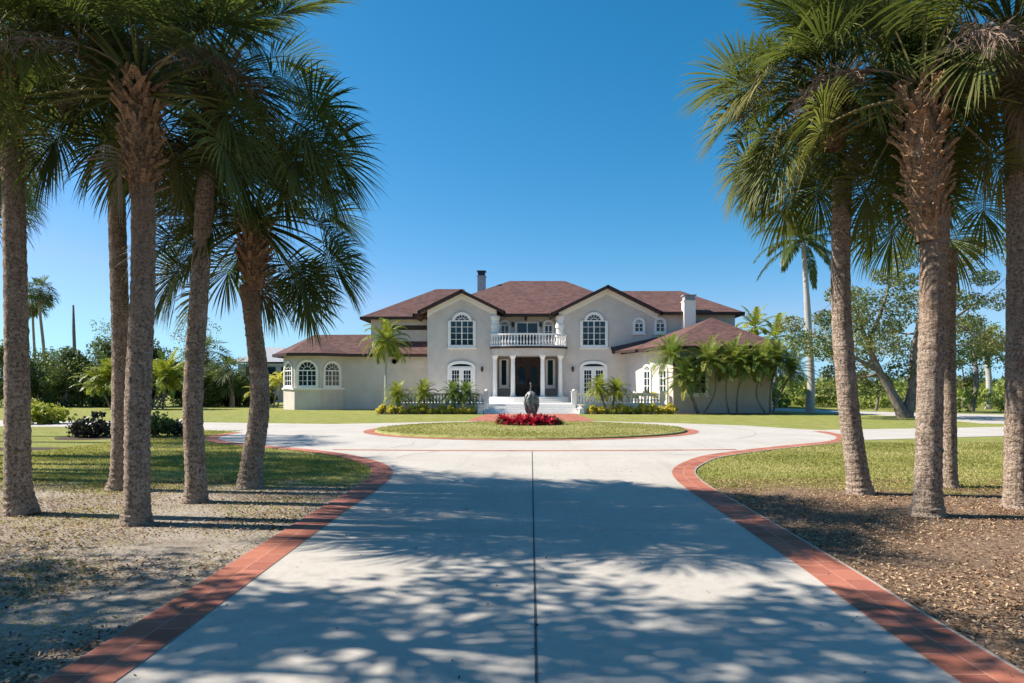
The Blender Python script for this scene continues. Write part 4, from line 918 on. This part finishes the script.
# croton rows in the two beds
gb=MB(); gb.add([(-10.2,44.4,.008),(-3.7,44.7,.008),(-3.7,46.4,.008),(-10.2,46.4,.008)],[(0,1,2,3)]); gb.add([(3.7,44.7,.008),(9.6,44.5,.008),(9.4,46.1,.008),(3.7,46.4,.008)],[(0,1,2,3)])
gb.add([(9.7,44.2,.009),(17.2,44.2,.009),(17.2,46.2,.009),(9.7,46.2,.009)],[(0,1,2,3)]); tag(gb.build('planting_bed',M['mulch']),kind='structure')
ordn=['first','second','third','fourth','fifth','sixth','seventh','eighth','ninth','tenth','eleventh','twelfth']
protos=[shrub('croton_shrub','x',(0,0,0),.42,.58,'croton',14,80,.13,'yellow-green shrubs edging the terrace',seed=70+k,t0=.4,t1=.9) for k in range(3)]
i=0
for sidei,(x0,x1,nn,nm_) in enumerate(((-9.8,-3.9,10,'left'),(4.0,9.2,9,'right'))):
    for k in range(nn):
        x=x0+(x1-x0)*k/(nn-1); from_steps=(nn-1-k) if sidei==0 else k
        lb=f'{ordn[from_steps]} yellow-green shrub from the steps in the {nm_} planting bed'; loc=(x,44.95+rnd.uniform(-.1,.1),0)
        if i<3: o=protos[i]; o.location=loc; o['label']=lb
        else: dup(protos[i%3],loc,rnd.uniform(0,6),lb,rnd.uniform(.85,1.15))
        i+=1
# potted plants on the right terrace
for i,(px,sz) in enumerate(((635,.5),(646,.6),(655,.45))):
    d=47.6; root=empty('potted_plant',(wx(px,d),d,.63),['leafy plant in a pot on the right terrace nearest the steps','tallest potted plant on the right terrace','potted plant on the right terrace nearest the garage'][i],'potted plant','potted plants on the right terrace')
    b=MB(); b.lathe([(.14,0),(.2,.3),(.22,.34),(.19,.34)],12); b.build('pot',M['stone'],root)
    mb=MB(); leaves(mb,cloud((0,0,.34+sz*.5),(sz*.5,sz*.5,sz*.5),8,i,.1),np.full(8,.2),50,.13,.1,.7); mb.build('foliage',M['hedge' if i!=2 else 'croton'],root)
# neighbouring building beside the bay
nb_=empty('neighbour_house',(wx(262,85),85,0),'low grey neighbouring building with a hipped roof seen left of the bay','building')
b=MB(); b.box(-3,4,0,6,0,wz(364,85)); b.build('wall',M['grey'],nb_)
b=MB(); z=wz(362,85); b.add([(-3.6,-.6,z),(4.6,-.6,z),(4.6,6.6,z),(-3.6,6.6,z),(-.5,3,z+2.0),(1.5,3,z+2.0)],[(0,1,5,4),(1,2,5),(2,3,4,5),(3,0,4),(3,2,1,0)]); b.build('roof',M['grey'],nb_)
for x in (-2,0.2,2.4):
    b=MB(); b.box(x,x+1.5,-.06,.02,wz(376,85),wz(367,85)); b.build('window',M['glass'],nb_)

# ------------------------------------------------------------------ grass blades and leaf litter
Lx=lambda y: np.interp(y,LO[:,1],LO[:,0]); Rx=lambda y: np.interp(y,RO[:,1],RO[:,0])
def blades(n,x0,x1,y0,y1,keepf,h,zf=None):
    x=rng.uniform(x0,x1,n); y=y0+(y1-y0)*rng.uniform(0,1,n)**1.35; k=keepf(x,y); x,y=x[k],y[k]; n=len(x)
    z=np.zeros(n) if zf is None else zf(x,y); a=rng.uniform(0,6.28,n); hh=h*rng.uniform(.5,1.4,n)*(.7+y*.012); wd=(.006+.0006*y)
    dx,dy=np.cos(a)*wd,np.sin(a)*wd; ln=rng.normal(0,.4,(n,2))*hh[:,None]
    V=np.stack([np.stack([x-dx,y-dy,z],1),np.stack([x+dx,y+dy,z],1),np.stack([x+ln[:,0],y+ln[:,1],z+hh],1)],1)
    return V.reshape(-1,3),n,np.repeat(np.clip(rng.uniform(0,.75,n)+.22*np.sin(x*1.7+np.sin(y*2.1))+.2*np.sin(y*1.3+x*.4),0,1),3)
gr=MB()
def edge_grass(x,y):
    e=12.0+np.sin(x*1.3)*.35+np.sin(x*3.1+1)*.25+rng.normal(0,.7,len(x))-np.where(x>3,(x-3)*.14,0)
    return (y>e)
for (n_,x0,x1,y0,y1,kf,zf) in ((90000,-13,-2.6,10.8,27,lambda x,y:(x<Lx(y)-.06)&edge_grass(x,y),None),(80000,2.6,18,10,22.,lambda x,y:(x>Rx(np.minimum(y,21))+.06)&edge_grass(x,y)&((y<21)|(x<10)),None),
    (30000,-6.1,6.1,22,32.4,lambda x,y:((x/6.05)**2+((y-27.2)/5.08)**2<1),lambda x,y:.25-.15*((x/6.1)**2+((y-27.2)/5.13)**2))):
    V,k,t=blades(n_,x0,x1,y0,y1,kf,.035,zf); gr.add(V,[(3*i,3*i+1,3*i+2) for i in range(k)],t)
V,k,t=blades(16000,-9,-2.7,2.6,12.5,lambda x,y:(x<Lx(y)-.05)&((np.sin(x*2.9+1.3*y)+np.sin(y*3.3-x*1.7)+rng.normal(0,.7,len(x)))>-.2),.022); gr.add(V,[(3*i,3*i+1,3*i+2) for i in range(k)],np.clip(t*.5+rng.choice([.8,.9,1.],len(t)//3).repeat(3)*.6,0,1))
# weeds in the sandy ground
V,k,t=blades(16000,-9,-2.7,3,12,lambda x,y:(x<Lx(y)-.1)&((np.sin(x*2.3+y)+np.sin(y*1.9-x*.7))>.5),.03); gr.add(V,[(3*i,3*i+1,3*i+2) for i in range(k)],t)
tag(gr.build('grass',M['blade']),kind='stuff')
lt=MB()
def litter(n,x0,x1,y0,y1,kf,s,z=.01,tt=(0,1),pw=1.5):
    x=rng.uniform(x0,x1,n); y=y0+(y1-y0)*rng.uniform(0,1,n)**pw; k=kf(x,y); x,y=x[k],y[k]; n=len(x)
    P=np.stack([x,y,np.full(n,z)+rng.uniform(0,.012,n)],1); a=rng.uniform(0,6.28,n); tilt=rng.normal(0,.35,(n,2))
    A=nrm(np.stack([np.cos(a),np.sin(a),tilt[:,0]],1)); Bv=nrm(np.stack([-np.sin(a),np.cos(a),tilt[:,1]],1)); sz=(s*rng.uniform(.5,1.6,n))[:,None]; asp=rng.uniform(.22,.6,n)[:,None]
    V=np.stack([P-A*sz,P-Bv*sz*asp,P+A*sz,P+Bv*sz*asp],1)
    lt.add(V.reshape(-1,3),[(4*i,4*i+1,4*i+2,4*i+3) for i in range(n)],np.repeat(np.clip(rng.uniform(*tt,n),0,1),4))
pat=lambda x,y:(np.sin(x*1.9+2*np.sin(y*.8))+np.sin(y*2.7-x*1.1)+rng.normal(0,.8,len(x)))>-.3
litter(80000,-9,-2.7,2.6,12.5,lambda x,y:(x<Lx(y)-.04)&pat(x,y),.016)
litter(150000,2.7,12,2.8,12.5,lambda x,y:(x>Rx(y)+.04)&((np.sin(x*2.3+1.7*np.sin(y*1.3))+np.sin(y*3.1-x)+rng.normal(0,.9,len(x)))>-1.1),.0145,tt=(.1,1.1))
litter(5000,2.7,12,2.8,13,lambda x,y:x>Rx(y)+.04,.022,.015,(.0,.75))
litter(420,-2.7,2.8,2.8,16,lambda x,y:x>-9,.011,.022,(0,.5),1.2)
litter(2600,-3.2,3.3,3,13,lambda x,y:(np.minimum(abs(x-Lx(y)),abs(x-Rx(y)))<.1*rng.random(len(x))+.02),.014,.024)
tag(lt.build('leaf_litter',M['litter']),kind='stuff')
